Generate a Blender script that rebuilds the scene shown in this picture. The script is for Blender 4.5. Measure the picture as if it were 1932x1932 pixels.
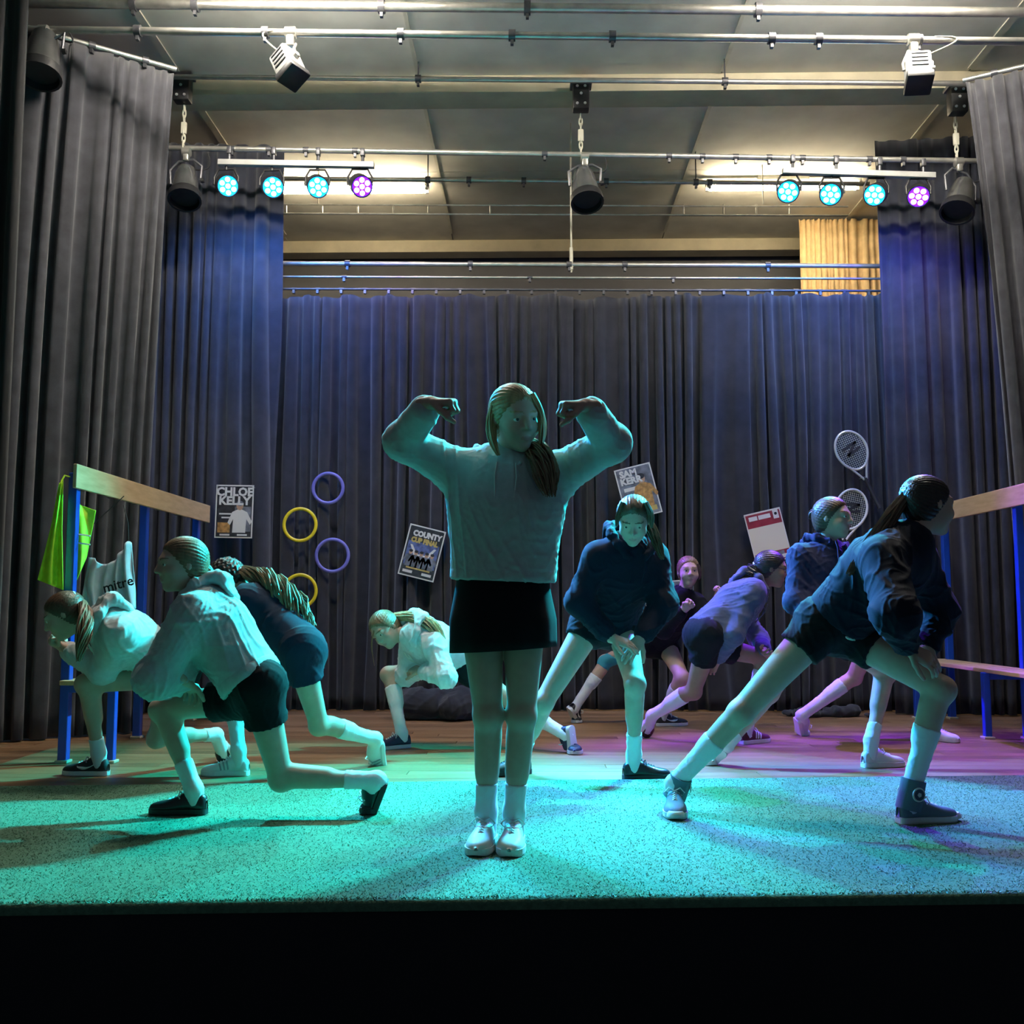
import bpy, bmesh, math, random
import numpy as np
from mathutils import Vector, Matrix

# ---------------------------------------------------------------- camera, world, exposure
for o in list(bpy.data.objects): bpy.data.objects.remove(o)
scene = bpy.context.scene
COL = scene.collection
FPX = 1900.0                                   # focal length in pixels of the 1932 px frame
CAM = np.array([0.0, 0.0, 0.85])               # z = 0 is the stage floor
PITCH = math.atan(179 / FPX); YAW = math.atan(34 / FPX)
cd = bpy.data.cameras.new('camera'); cam = bpy.data.objects.new('camera', cd); COL.objects.link(cam)
cd.sensor_width = 36; cd.sensor_fit = 'HORIZONTAL'; cd.lens = 36 * FPX / 1932; cd.clip_start = 0.05
cam.location = CAM; cam.rotation_euler = (math.pi / 2 + PITCH, 0, YAW)
scene.camera = cam
w = bpy.data.worlds.new('world'); scene.world = w; w.use_nodes = True
w.node_tree.nodes['Background'].inputs[0].default_value = (0.62, 0.78, 1.0, 1)
w.node_tree.nodes['Background'].inputs[1].default_value = 0.065
scene.view_settings.view_transform = 'Standard'; scene.view_settings.look = 'None'
scene.view_settings.gamma = 1; scene.view_settings.use_curve_mapping = False
scene.view_settings.exposure = 0.0
HOUSE_W = 300.0        # warm fluorescent battens over the front of the stage
BACK_W = 120.0        # fluorescent battens on the ceiling behind the rear curtain
LED_W = 3000.0        # colour LED floods on the lighting bar
CURTAIN_FILL_W = 32.0  # added fill lamps imitating the glow on curtains behind the floods

# ---------------------------------------------------------------- pixel -> direction helpers
_F = np.array([-math.sin(YAW) * math.cos(PITCH), math.cos(YAW) * math.cos(PITCH), math.sin(PITCH)])
_R = np.array([math.cos(YAW), math.sin(YAW), 0.0]); _U = np.cross(_R, _F)
def ray(x, y):
    r = _F + (x - 966) / FPX * _R + (966 - y) / FPX * _U
    return r / r[1]
def at(x, y, Y): return CAM + ray(x, y) * Y
def gz(x, y, z=0.0):
    r = ray(x, y); return CAM + r * ((z - CAM[2]) / r[2])

# ---------------------------------------------------------------- materials
MATS = {}
def mat(name, col, rough=0.6, metal=0.0, var=0.0, vscale=20.0, bump=0.0, bscale=80.0, stretch=None, col2=None,
        sheen=0.0, emit=None, estr=0.0, coat=0.0, spec=0.5, alpha=1.0):
    if name in MATS: return MATS[name]
    m = bpy.data.materials.new(name); m.use_nodes = True; MATS[name] = m
    nt = m.node_tree; b = nt.nodes['Principled BSDF']
    b.inputs['Base Color'].default_value = (*col, 1); b.inputs['Roughness'].default_value = rough
    b.inputs['Metallic'].default_value = metal
    b.inputs['Specular IOR Level'].default_value = spec
    if sheen: b.inputs['Sheen Weight'].default_value = sheen; b.inputs['Sheen Roughness'].default_value = 0.6
    if coat: b.inputs['Coat Weight'].default_value = coat
    if emit: b.inputs['Emission Color'].default_value = (*emit, 1); b.inputs['Emission Strength'].default_value = estr
    if alpha < 1: b.inputs['Alpha'].default_value = alpha
    tc = nt.nodes.new('ShaderNodeTexCoord'); mp = nt.nodes.new('ShaderNodeMapping')
    nt.links.new(tc.outputs['Object'], mp.inputs['Vector'])
    if stretch: mp.inputs['Scale'].default_value = stretch
    if var or col2:
        n = nt.nodes.new('ShaderNodeTexNoise'); n.inputs['Scale'].default_value = vscale; n.inputs['Detail'].default_value = 5
        nt.links.new(mp.outputs['Vector'], n.inputs['Vector'])
        r = nt.nodes.new('ShaderNodeValToRGB'); r.color_ramp.elements[0].position = 0.3; r.color_ramp.elements[1].position = 0.7
        c2 = col2 if col2 else tuple(min(1, c * (1 + var)) for c in col)
        c1 = col if col2 else tuple(c * (1 - var) for c in col)
        r.color_ramp.elements[0].color = (*c1, 1); r.color_ramp.elements[1].color = (*c2, 1)
        nt.links.new(n.outputs['Fac'], r.inputs['Fac']); nt.links.new(r.outputs['Color'], b.inputs['Base Color'])
    if bump:
        n2 = nt.nodes.new('ShaderNodeTexNoise'); n2.inputs['Scale'].default_value = bscale; n2.inputs['Detail'].default_value = 4
        nt.links.new(mp.outputs['Vector'], n2.inputs['Vector'])
        bp = nt.nodes.new('ShaderNodeBump'); bp.inputs['Strength'].default_value = bump; bp.inputs['Distance'].default_value = 0.004
        nt.links.new(n2.outputs['Fac'], bp.inputs['Height']); nt.links.new(bp.outputs['Normal'], b.inputs['Normal'])
    return m

# ---------------------------------------------------------------- object helpers
def add_obj(name, data, parent=None, loc=None):
    o = bpy.data.objects.new(name, data); COL.objects.link(o)
    if parent is not None: o.parent = parent
    if loc is not None: o.location = loc
    return o
def tag(o, label, cat, group=None):
    o['label'] = label; o['category'] = cat
    if group: o['group'] = group
    return o
def thing(name, loc, label, cat, group=None, rot=(0, 0, 0)):
    o = add_obj(name, None, None, loc); o.rotation_euler = rot; o.empty_display_size = 0.1
    return tag(o, label, cat, group)
def struct(o): o['kind'] = 'structure'; return o
def mesh_np(name, V, Fc, mats, smooth=True, midx=None):
    me = bpy.data.meshes.new(name)
    me.from_pydata([tuple(map(float, v)) for v in V], [], [tuple(map(int, f)) for f in Fc])
    for m in (mats if isinstance(mats, (list, tuple)) else [mats]): me.materials.append(m)
    if smooth: me.polygons.foreach_set('use_smooth', np.ones(len(me.polygons), bool))
    if midx is not None: me.polygons.foreach_set('material_index', np.asarray(midx, np.int32))
    me.update(); return me

class MB:                                         # collects solids for one part
    def __init__(s): s.v = []; s.f = []; s.m = []
    def add(s, V, Fc, mi=0):
        n = len(s.v); s.v += [tuple(map(float, p)) for p in V]; s.f += [tuple(int(i) + n for i in q) for q in Fc]; s.m += [mi] * len(Fc); return s
    def box(s, c, size, M=None, mi=0, bev=0.0):
        x, y, z = (a / 2 for a in size); bm = bmesh.new(); bmesh.ops.create_cube(bm, size=1)
        for v in bm.verts: v.co = Vector((v.co.x * size[0], v.co.y * size[1], v.co.z * size[2]))
        if bev: bmesh.ops.bevel(bm, geom=bm.edges[:], offset=bev, segments=2, affect='EDGES', profile=0.5)
        V = [(M @ v.co if M is not None else v.co) + Vector(c) for v in bm.verts]; bm.verts.index_update()
        Fc = [[v.index for v in f.verts] for f in bm.faces]; bm.free(); return s.add(V, Fc, mi)
    def bar(s, a, b, wx, wz, mi=0, up=(0, 0, 1), bev=0.0):
        a = Vector(a); b = Vector(b); d = b - a; L = d.length; d.normalize(); u = Vector(up)
        x = d.cross(u).normalized(); z = x.cross(d)
        M = Matrix((x, d, z)).transposed(); return s.box((a + b) / 2, (wx, L, wz), M, mi, bev)
    def tube(s, pts, r, n=10, mi=0, cap=True, r2=None, closed=False):
        pts = [np.array(p, float) for p in pts]; N = len(pts); V = []; Fc = []
        t0 = pts[1] - pts[0]; ref = np.array([0, 0, 1.0]) if abs(t0[2]) < 0.9 * np.linalg.norm(t0) else np.array([1.0, 0, 0])
        for i, p in enumerate(pts):
            if closed: t = pts[(i + 1) % N] - pts[i - 1]
            else: t = pts[min(i + 1, N - 1)] - pts[max(i - 1, 0)]
            t = t / (np.linalg.norm(t) + 1e-9); x = np.cross(t, ref); x /= (np.linalg.norm(x) + 1e-9); y = np.cross(x, t); ref = y
            rr = r[i] if isinstance(r, (list, tuple, np.ndarray)) else (r if r2 is None else r + (r2 - r) * i / (N - 1))
            for k in range(n):
                a = 2 * math.pi * k / n; V.append(p + rr * (math.cos(a) * x + math.sin(a) * y))
        for i in range(N if closed else N - 1):
            j = (i + 1) % N
            for k in range(n):
                k2 = (k + 1) % n; Fc.append((i * n + k, j * n + k, j * n + k2, i * n + k2))
        if cap and not closed: Fc.append(tuple(range(n))[::-1]); Fc.append(tuple((N - 1) * n + k for k in range(n)))
        return s.add(V, Fc, mi)
    def lathe(s, o, axis, prof, n=20, mi=0):      # prof: (distance along axis, radius)
        o = np.array(o, float); a = np.array(axis, float); a /= np.linalg.norm(a)
        ref = np.array([0, 0, 1.0]) if abs(a[2]) < 0.9 else np.array([1.0, 0, 0]); x = np.cross(a, ref); x /= np.linalg.norm(x); y = np.cross(a, x)
        V = []; Fc = []
        for h, r in prof:
            for k in range(n):
                t = 2 * math.pi * k / n; V.append(o + a * h + r * (math.cos(t) * x + math.sin(t) * y))
        for i in range(len(prof) - 1):
            for k in range(n):
                k2 = (k + 1) % n; Fc.append((i * n + k, i * n + k2, (i + 1) * n + k2, (i + 1) * n + k))
        Fc.append(tuple(range(n))[::-1]); Fc.append(tuple((len(prof) - 1) * n + k for k in range(n)))
        return s.add(V, Fc, mi)
    def build(s, name, m, parent=None, smooth=False, base=None):
        V = np.array(s.v)
        if base is not None: V = V - np.array(base)
        me = mesh_np(name, V, s.f, m, False, s.m)
        if smooth:
            me.polygons.foreach_set('use_smooth', np.ones(len(me.polygons), bool))
            try: me.set_sharp_from_angle(angle=math.radians(40))
            except Exception: pass
        return add_obj(name, me, parent)
def text_mesh(body, size, m, name, parent, M, sx=1.0, bold=0.0, depth=0.001):
    cu = bpy.data.curves.new('tmp_text', 'FONT'); cu.body = body; cu.size = size; cu.align_x = 'CENTER'; cu.align_y = 'CENTER'
    cu.offset = bold; cu.extrude = depth; cu.resolution_u = 2
    to = bpy.data.objects.new('tmp_text', cu); COL.objects.link(to)
    dg = bpy.context.evaluated_depsgraph_get(); me = bpy.data.meshes.new_from_object(to.evaluated_get(dg))
    bpy.data.objects.remove(to); bpy.data.curves.remove(cu)
    me.name = name; me.materials.clear(); me.materials.append(m)
    o = add_obj(name, me, parent); o.matrix_local = M @ Matrix.Diagonal((sx, 1, 1, 1)); return o

# ---------------------------------------------------------------- signed-distance modelling for bodies and clothes
def nrm(v): v = np.asarray(v, float); return v / (np.linalg.norm(v) + 1e-12)
def smin(a, b, k):
    if k <= 0: return np.minimum(a, b)
    h = np.maximum(k - np.abs(a - b), 0) / k; return np.minimum(a, b) - h * h * k * 0.25
def smax(a, b, k): return -smin(-a, -b, k)
def cap(a, b, ra, rb, k=0.03, fl=None):           # tapered capsule; fl=(axis, factor) flattens it along axis
    a = np.asarray(a, float); b = np.asarray(b, float); ba = b - a; L2 = float(ba @ ba) + 1e-12
    def fn(X, Y, Z):
        px, py, pz = X - a[0], Y - a[1], Z - a[2]
        t = np.clip((px * ba[0] + py * ba[1] + pz * ba[2]) / L2, 0, 1)
        qx, qy, qz = px - t * ba[0], py - t * ba[1], pz - t * ba[2]; q2 = qx * qx + qy * qy + qz * qz
        r = ra + t * (rb - ra)
        if fl is None: return np.sqrt(q2) - r
        n, s = fl; qn = qx * n[0] + qy * n[1] + qz * n[2]
        q = np.sqrt(np.maximum(q2 - qn * qn, 0) + (qn / s) ** 2 + 1e-9); g = np.sqrt(np.maximum(q2, 1e-9)) / q
        return (q - r) * np.clip(g, min(s, 1), max(s, 1))
    m = max(ra, rb) * (max(1, fl[1]) if fl else 1); lo = np.minimum(a, b) - m; hi = np.maximum(a, b) + m
    return (fn, lo, hi, k)
def ell(c, r, A=None, k=0.03):                    # ellipsoid, rows of A are its axes
    c = np.asarray(c, float); r = np.asarray(r, float); A = np.eye(3) if A is None else np.asarray(A, float)
    def fn(X, Y, Z):
        p = (X - c[0], Y - c[1], Z - c[2])
        l = [A[i, 0] * p[0] + A[i, 1] * p[1] + A[i, 2] * p[2] for i in range(3)]
        k0 = np.sqrt(sum((l[i] / r[i]) ** 2 for i in range(3)) + 1e-9); k1 = np.sqrt(sum((l[i] / r[i] ** 2) ** 2 for i in range(3)) + 1e-9)
        return k0 * (k0 - 1) / k1
    m = float(r.max()); return (fn, c - m, c + m, k)
def sub(p): return p[:3] + (-abs(p[3]),)
def plane(o, n):
    o = np.asarray(o, float); n = nrm(n)
    return lambda X, Y, Z: (X - o[0]) * n[0] + (Y - o[1]) * n[1] + (Z - o[2]) * n[2]
PAD = 0.06
def field_mesh(groups, h, smooth=2):
    """groups: list of (prims, cuts, join_k) -> verts, quads of the zero surface (surface nets)"""
    lo = np.min([p[1] for g in groups for p in g[0] if p[3] >= 0], axis=0) - 3 * h
    hi = np.max([p[2] for g in groups for p in g[0] if p[3] >= 0], axis=0) + 3 * h
    i0 = np.floor(lo / h).astype(int); n = np.ceil(hi / h).astype(int) - i0 + 1
    ax = [((i0[d] + np.arange(n[d])) * h).astype(np.float32) for d in range(3)]
    D = np.full(n, 0.5, np.float32)
    def sl(l, u):
        a = np.clip(np.floor(l / h).astype(int) - i0, 0, n); b = np.clip(np.ceil(u / h).astype(int) - i0 + 1, 0, n); return a, b
    for prims, cuts, kj in groups:
        gl = np.min([p[1] for p in prims if p[3] >= 0], axis=0) - PAD; gu = np.max([p[2] for p in prims if p[3] >= 0], axis=0) + PAD
        ga, gb = sl(gl, gu); d = np.full(gb - ga, 0.5, np.float32)
        for fn, l, u, k in prims:
            a, b = sl(l - PAD, u + PAD); a = np.maximum(a, ga); b = np.minimum(b, gb)
            if np.any(b <= a): continue
            X = ax[0][a[0]:b[0], None, None]; Y = ax[1][None, a[1]:b[1], None]; Z = ax[2][None, None, a[2]:b[2]]
            v = fn(X, Y, Z); s_ = tuple(slice(a[i] - ga[i], b[i] - ga[i]) for i in range(3))
            d[s_] = smin(d[s_], v, k) if k >= 0 else smax(d[s_], -v, -k)
        if cuts:
            X = ax[0][ga[0]:gb[0], None, None]; Y = ax[1][None, ga[1]:gb[1], None]; Z = ax[2][None, None, ga[2]:gb[2]]
            for c in cuts: d = smax(d, c[0](X, Y, Z), c[1]) if isinstance(c, tuple) else np.maximum(d, c(X, Y, Z))
        s_ = tuple(slice(ga[i], gb[i]) for i in range(3)); D[s_] = smin(D[s_], d, kj)
    D[0] = D[-1] = 0.5; D[:, 0] = D[:, -1] = 0.5; D[:, :, 0] = D[:, :, -1] = 0.5
    S = D < 0; c8 = np.zeros(n - 1, np.int8)
    for i in (0, 1):
        for j in (0, 1):
            for k in (0, 1): c8 += S[i:n[0] - 1 + i, j:n[1] - 1 + j, k:n[2] - 1 + k]
    cells = np.argwhere((c8 > 0) & (c8 < 8)); idx = np.full(n - 1, -1, np.int64); idx[tuple(cells.T)] = np.arange(len(cells))
    acc = np.zeros((len(cells), 3)); cnt = np.zeros(len(cells))
    corners = [(i, j, k) for i in (0, 1) for j in (0, 1) for k in (0, 1)]
    val = {c: D[cells[:, 0] + c[0], cells[:, 1] + c[1], cells[:, 2] + c[2]] for c in corners}
    for c in corners:
        for d in range(3):
            if c[d]: continue
            e = list(c); e[d] = 1; a, b = val[c], val[tuple(e)]; m = (a < 0) != (b < 0)
            t = np.where(m, a / np.where(m, a - b, 1), 0); P = np.zeros((len(cells), 3)); P += c; P[:, d] += t
            acc[m] += P[m]; cnt[m] += 1
    V = (cells + acc / np.maximum(cnt, 1)[:, None] + i0) * h
    Q = []
    for d in range(3):
        e = [slice(None)] * 3; f_ = [slice(None)] * 3; e[d] = slice(0, -1); f_[d] = slice(1, None)
        x = np.argwhere(S[tuple(e)] != S[tuple(f_)]); u, v = (d + 1) % 3, (d + 2) % 3
        def cell(du, dv): y = x.copy(); y[:, u] -= du; y[:, v] -= dv; return idx[tuple(y.T)]
        q = np.stack([cell(1, 1), cell(0, 1), cell(0, 0), cell(1, 0)], 1)
        inside = S[tuple(x.T)]; q[~inside] = q[~inside][:, ::-1]; Q.append(q)
    Q = np.concatenate(Q); Q = Q[(Q >= 0).all(1)]
    for _ in range(smooth): V = lap(V, Q, 0.5)
    return V, Q
def lap(V, Q, a):
    e = np.concatenate([Q[:, [0, 1]], Q[:, [1, 2]], Q[:, [2, 3]], Q[:, [3, 0]]]); s, t = e[:, 0], e[:, 1]; n = len(V)
    c = np.bincount(s, minlength=n) + np.bincount(t, minlength=n)
    A = np.stack([np.bincount(s, V[t, i], n) + np.bincount(t, V[s, i], n) for i in range(3)], 1) / np.maximum(c, 1)[:, None]
    return V + a * (A - V)
def normals(V, Q):
    fn = np.cross(V[Q[:, 2]] - V[Q[:, 0]], V[Q[:, 3]] - V[Q[:, 1]]); N = np.zeros_like(V)
    for j in range(4):
        for i in range(3): N[:, i] += np.bincount(Q[:, j], fn[:, i], len(V))
    return N / (np.linalg.norm(N, axis=1, keepdims=True) + 1e-12)
def folds(V, Q, amp, freq, seed, axis=None):
    """soft cloth folds: ridged, domain-warped waves pushed along the normals"""
    rs = np.random.RandomState(seed); N = normals(V, Q); d = np.zeros(len(V)); P = V.copy()
    for o in range(5):
        f = freq * (1.0, 1.5, 2.1, 3.0, 4.2)[o]; wv = nrm(rs.normal(size=3) + (0 if axis is None else 0.6 * np.asarray(axis))) * f
        w2 = rs.normal(size=3) * f * 0.45; w3 = rs.normal(size=3) * f * 0.3
        s = np.sin(P @ wv + 2.2 * np.sin(P @ w2 + rs.rand() * 6) + rs.rand() * 6); m = 0.5 + 0.5 * np.sin(P @ w3 + rs.rand() * 6)
        d += (np.exp(-(s / 0.35) ** 2) - 0.3) * m ** 1.5 / (1.0, 1.1, 1.4, 2.0, 2.8)[o]
    return V + N * (d * amp)[:, None]
def join_meshes(parts):
    V = []; Q = []; n = 0
    for v, q in parts: V.append(v); Q.append(q + n); n += len(v)
    return np.concatenate(V), np.concatenate(Q)

# ---------------------------------------------------------------- palette
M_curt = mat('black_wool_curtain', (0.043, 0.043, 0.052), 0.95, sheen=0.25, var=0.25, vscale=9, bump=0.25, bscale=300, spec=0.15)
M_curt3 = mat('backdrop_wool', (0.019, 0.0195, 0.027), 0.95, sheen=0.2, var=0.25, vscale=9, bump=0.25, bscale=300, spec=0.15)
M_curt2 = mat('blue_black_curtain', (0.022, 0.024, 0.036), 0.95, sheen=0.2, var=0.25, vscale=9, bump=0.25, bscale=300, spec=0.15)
M_black = mat('black_paint', (0.012, 0.012, 0.014), 0.6, var=0.3, vscale=6)
M_ceil = mat('grey_ceiling_board', (0.60, 0.575, 0.50), 0.85, var=0.12, vscale=3, bump=0.1, bscale=40)
M_strip = mat('cream_cover_strip', (0.55, 0.52, 0.42), 0.6, var=0.1, vscale=10)
M_beam = mat('cream_beam_paint', (0.52, 0.46, 0.32), 0.6, var=0.12, vscale=5)
M_steel = mat('galvanised_steel_pipe', (0.55, 0.53, 0.48), 0.38, 0.85, var=0.15, vscale=14)
M_dsteel = mat('dark_steel', (0.10, 0.10, 0.11), 0.45, 0.6, var=0.2, vscale=20)
M_grey = mat('grey_enamel', (0.42, 0.42, 0.40), 0.4, 0.1, var=0.1, vscale=14)
M_blackm = mat('black_metal', (0.018, 0.018, 0.02), 0.45, 0.2, var=0.2, vscale=20)
M_rubber = mat('black_rubber_cable', (0.02, 0.02, 0.022), 0.6)
M_blue = mat('blue_enamel_tube', (0.008, 0.06, 0.42), 0.35, 0.0, var=0.1, vscale=12, coat=0.2)
M_pad = mat('cream_plastic_foot', (0.55, 0.50, 0.38), 0.5)
def wood(name, a, b, sc):
    return mat(name, a, 0.45, col2=b, vscale=6, stretch=sc, bump=0.1, bscale=12, coat=0.1)
M_board = wood('pale_beech_board', (0.52, 0.33, 0.16), (0.66, 0.45, 0.24), (6, 1, 6))
M_planks = [wood('floor_wood_%s' % n, a, b, (0.8, 9, 9)) for n, a, b in (
    ('honey', (0.20, 0.105, 0.045), (0.30, 0.17, 0.08)), ('tan', (0.24, 0.135, 0.065), (0.34, 0.20, 0.10)), ('umber', (0.15, 0.078, 0.035), (0.24, 0.13, 0.06)))]
M_turf = mat('turf_backing', (0.072, 0.165, 0.098), 0.95, var=0.25, vscale=60, bump=0.6, bscale=150)

# ---------------------------------------------------------------- stage floor, turf, walls, ceiling
fl = MB(); fl.box((0.3, 7.35, -0.06), (10.4, 8.4, 0.08)); floor = struct(fl.build('floor', M_black))
rnd = random.Random(4)
row = 0; y = 4.45; PW = 0.118; plank_me = {}
while y < 8.7:
    x = -4.6 - rnd.random() * 1.6
    while x < 5.2:
        L = rnd.choice((1.8, 2.4, 3.0)); x1 = min(x + L, 5.4); x0 = max(x, -4.8)
        if x1 - x0 > 0.1:
            mi = rnd.randrange(3); key = (L, mi) if (x1 - x0) == L else (round(x1 - x0, 3), mi)
            if key not in plank_me:
                b = MB(); b.box((0, 0, 0), (x1 - x0 - 0.003, PW - 0.003, 0.02), bev=0.0015); ob = b.build('plank', M_planks[mi], floor); plank_me[key] = ob.data
            else: ob = add_obj('plank', plank_me[key], floor)
            ob.location = ((x0 + x1) / 2, y, -0.0102 + rnd.uniform(-.0006, .0002))
        x += L
    y += PW; row += 1
# artificial turf: backing sheet with a rolled front edge, blades as one uncountable pile
fe = [gz(0, 1712), gz(1932, 1690)]; be = [gz(0, 1488), gz(1932, 1467)]
def edge_y(e, x): t = (x - e[0][0]) / (e[1][0] - e[0][0]); return e[0][1] + t * (e[1][1] - e[0][1])
XL, XR = -4.2, 4.4
V = []; Fc = []; N = 24
prof_n = 7
for i in range(N + 1):
    x = XL + (XR - XL) * i / N; yf = edge_y(fe, x); yb = edge_y(be, x)
    for (dy, z) in ((yb - yf, 0.001), (yb - yf, 0.012), ((yb - yf) * .5, 0.012), (0.02, 0.012), (0.0, 0.006), (-0.006, -0.006), (-0.006, -0.022)):
        V.append((x, yf + dy, z))
for i in range(N):
    for k in range(prof_n - 1):
        a = i * prof_n + k; Fc.append((a, a + 1, a + prof_n + 1, a + prof_n))
turf = add_obj('artificial_turf', mesh_np('artificial_turf', V, Fc, M_turf, True)); tag(turf, 'bright green artificial grass mat covering the front of the stage', 'turf')
def blade_mat():
    m = bpy.data.materials.new('turf_blade'); m.use_nodes = True; nt = m.node_tree; b = nt.nodes['Principled BSDF']
    at_ = nt.nodes.new('ShaderNodeAttribute'); at_.attribute_name = 'tint'
    r = nt.nodes.new('ShaderNodeValToRGB'); r.color_ramp.elements[0].color = (0.052, 0.13, 0.070, 1); r.color_ramp.elements[1].color = (0.105, 0.22, 0.135, 1)
    e = r.color_ramp.elements.new(0.6); e.color = (0.07, 0.16, 0.088, 1)
    nt.links.new(at_.outputs['Fac'], r.inputs['Fac']); nt.links.new(r.outputs['Color'], b.inputs['Base Color'])
    b.inputs['Roughness'].default_value = 0.5; b.inputs['Specular IOR Level'].default_value = 0.4
    return m
def blades():
    rs = np.random.RandomState(3); n = 150000
    x = rs.uniform(-3.0, 3.4, n); t = rs.rand(n) ** 1.25
    yf = edge_y(fe, x); yb = edge_y(be, x); y = yf - 0.004 + (yb - yf - 0.01) * t; z = np.full(n, 0.010)
    m = (np.abs(x) < 0.58 * y + 0.25); x, y, z = x[m], y[m], z[m]; n = len(x)
    h = rs.uniform(0.003, 0.008, n); a = rs.uniform(0, 2 * np.pi, n); l = rs.uniform(0.003, 0.014, n); b = rs.uniform(0, 2 * np.pi, n); wd = rs.uniform(0.0016, 0.0028, n)
    P0 = np.stack([x - np.cos(b) * wd, y - np.sin(b) * wd, z], 1); P1 = np.stack([x + np.cos(b) * wd, y + np.sin(b) * wd, z], 1)
    P2 = np.stack([x + np.cos(a) * l, y + np.sin(a) * l, z + h], 1)
    V = np.stack([P0, P1, P2], 1).reshape(-1, 3); me = bpy.data.meshes.new('grass_pile')
    me.vertices.add(3 * n); me.vertices.foreach_set('co', V.astype(np.float32).ravel()); me.loops.add(3 * n); me.loops.foreach_set('vertex_index', np.arange(3 * n, dtype=np.int32))
    me.polygons.add(n); me.polygons.foreach_set('loop_start', np.arange(0, 3 * n, 3, dtype=np.int32)); me.polygons.foreach_set('loop_total', np.full(n, 3, np.int32))
    at_ = me.attributes.new('tint', 'FLOAT', 'POINT'); at_.data.foreach_set('value', np.repeat(rs.rand(n), 3).astype(np.float32))
    me.materials.append(blade_mat()); me.update(); me.validate()
    o = add_obj('grass_pile', me, turf); o['kind'] = 'stuff'
blades()
sf = MB(); sf.bar((-4.6, edge_y(fe, -4.6) + 0.03, -0.55), (5.0, edge_y(fe, 5.0) + 0.03, -0.55), 0.06, 1.06); struct(sf.build('wall_stage_front', mat('stage_front_black', (0.006, 0.006, 0.008), 0.8, var=0.3, vscale=5)))
hf = MB(); hf.box((0, 0.6, -1.11), (12, 7, 0.06)); struct(hf.build('floor_hall', M_black))
CZ = 5.05
wl = MB(); wl.box((-4.9, 7.2, 2.5), (0.1, 9, 5.4)); struct(wl.build('wall_left', M_black))
wr = MB(); wr.box((5.5, 7.2, 2.5), (0.1, 9, 5.4)); struct(wr.build('wall_right', M_black))
wb = MB(); wb.box((0.3, 11.6, 2.5), (10.4, 0.1, 5.4)); struct(wb.build('wall_back', mat('grey_wall_paint', (0.11, 0.11, 0.115), 0.8, var=0.1, vscale=3)))
cl = MB(); cl.box((0.3, 7.4, CZ + 0.06), (10.4, 8.5, 0.06)); ceil = struct(cl.build('ceiling', M_black))
xs = [-4.85, -2.78, -0.88, 1.52, 3.46, 5.45]; ys = [3.2, 5.4, 7.74, 9.4, 11.5]
for i in range(5):
    for j in range(4):
        b = MB(); x0, x1, y0, y1 = xs[i], xs[i + 1], ys[j], ys[j + 1]
        b.box(((x0 + x1) / 2, (y0 + y1) / 2, CZ + 0.015), (x1 - x0 - 0.01, y1 - y0 - 0.006, 0.03)); b.build('ceiling_panel', M_ceil, ceil)
for x, wd in ((-2.78, 0.06), (-0.88, 0.028), (1.52, 0.028), (3.46, 0.06)):
    for y0, y1 in ((4.5, 7.58), (7.9, 11.0)):
        b = MB(); b.bar((x, y0, CZ - 0.006), (x, y1, CZ - 0.006), wd, 0.012); b.build('cover_strip', M_strip, ceil)
b = MB(); b.box((0.3, 7.76, CZ - 0.07), (10.2, 0.27, 0.14), bev=0.004); struct(b.build('trim_1', M_beam))
b = MB(); b.box((0.3, 11.33, CZ - 0.07), (10.2, 0.22, 0.14), bev=0.004); struct(b.build('trim_2', M_beam))

# ---------------------------------------------------------------- curtains
def curtain(name, path, z0, z1, label, m, seed=0, fw=0.13, amp=0.05, toptight=0.45, gather=None, drift=0.25, sag=0.0, bottom_noise=0.0, lean=0.0):
    rs = np.random.RandomState(seed); P = np.array(path, float); seg = np.linalg.norm(np.diff(P, axis=0), axis=1); cum = np.concatenate([[0], np.cumsum(seg)]); L = cum[-1]
    n = max(30, int(L / 0.014)); u = np.linspace(0, L, n); X = np.interp(u, cum, P[:, 0]); Y = np.interp(u, cum, P[:, 1])
    T = np.stack([np.gradient(X), np.gradient(Y)], 1); T /= np.linalg.norm(T, axis=1, keepdims=True); Nn = np.stack([T[:, 1], -T[:, 0]], 1)
    k = int(L / fw) + 3; wds = fw * np.exp(rs.normal(0, 0.45, k)); edges = np.cumsum(wds); edges = edges / edges[-1] * (L + 0.1); ampk = rs.uniform(0.35, 1.25, k + 1)
    ph = np.interp(u, np.concatenate([[0], edges]), np.arange(k + 1)); rows = 30; V = []
    for r in range(rows + 1):
        t = r / rows; z = z1 + (z0 - z1) * t
        sh = drift * (np.sin(2.2 * t + ph * 0.7) * t) + 0.05 * np.sin(5 * t + ph)
        p = ph + sh; A = np.interp(p, np.arange(k + 1), ampk) * amp * (toptight + (1 - toptight) * min(1, t * 2.5))
        c = np.cos(2 * np.pi * p); off = A * (np.sign(c) * np.abs(c) ** 0.8 + 0.25 * np.cos(4.6 * np.pi * p + 1.3 * t))
        lat = 0.35 * A * np.sin(4 * np.pi * p)
        zz = z - (sag * np.abs(np.sin(np.pi * u / 0.34)) if r == 0 else 0) + (bottom_noise * np.cos(2 * np.pi * p) if r == rows else 0)
        V.append(np.stack([X + lean * (z / z1) ** 2 + Nn[:, 0] * off + T[:, 0] * lat, Y + Nn[:, 1] * off + T[:, 1] * lat, np.full(n, z) if np.isscalar(zz) else zz], 1))
    V = np.concatenate(V); Fc = []
    for r in range(rows):
        a = r * n + np.arange(n - 1); Fc.append(np.stack([a, a + 1, a + n + 1, a + n], 1))
    o = add_obj(name, mesh_np(name, V, np.concatenate(Fc), m, True)); sm = o.modifiers.new('thickness', 'SOLIDIFY'); sm.thickness = 0.004
    return tag(o, label, 'curtain')
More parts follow.
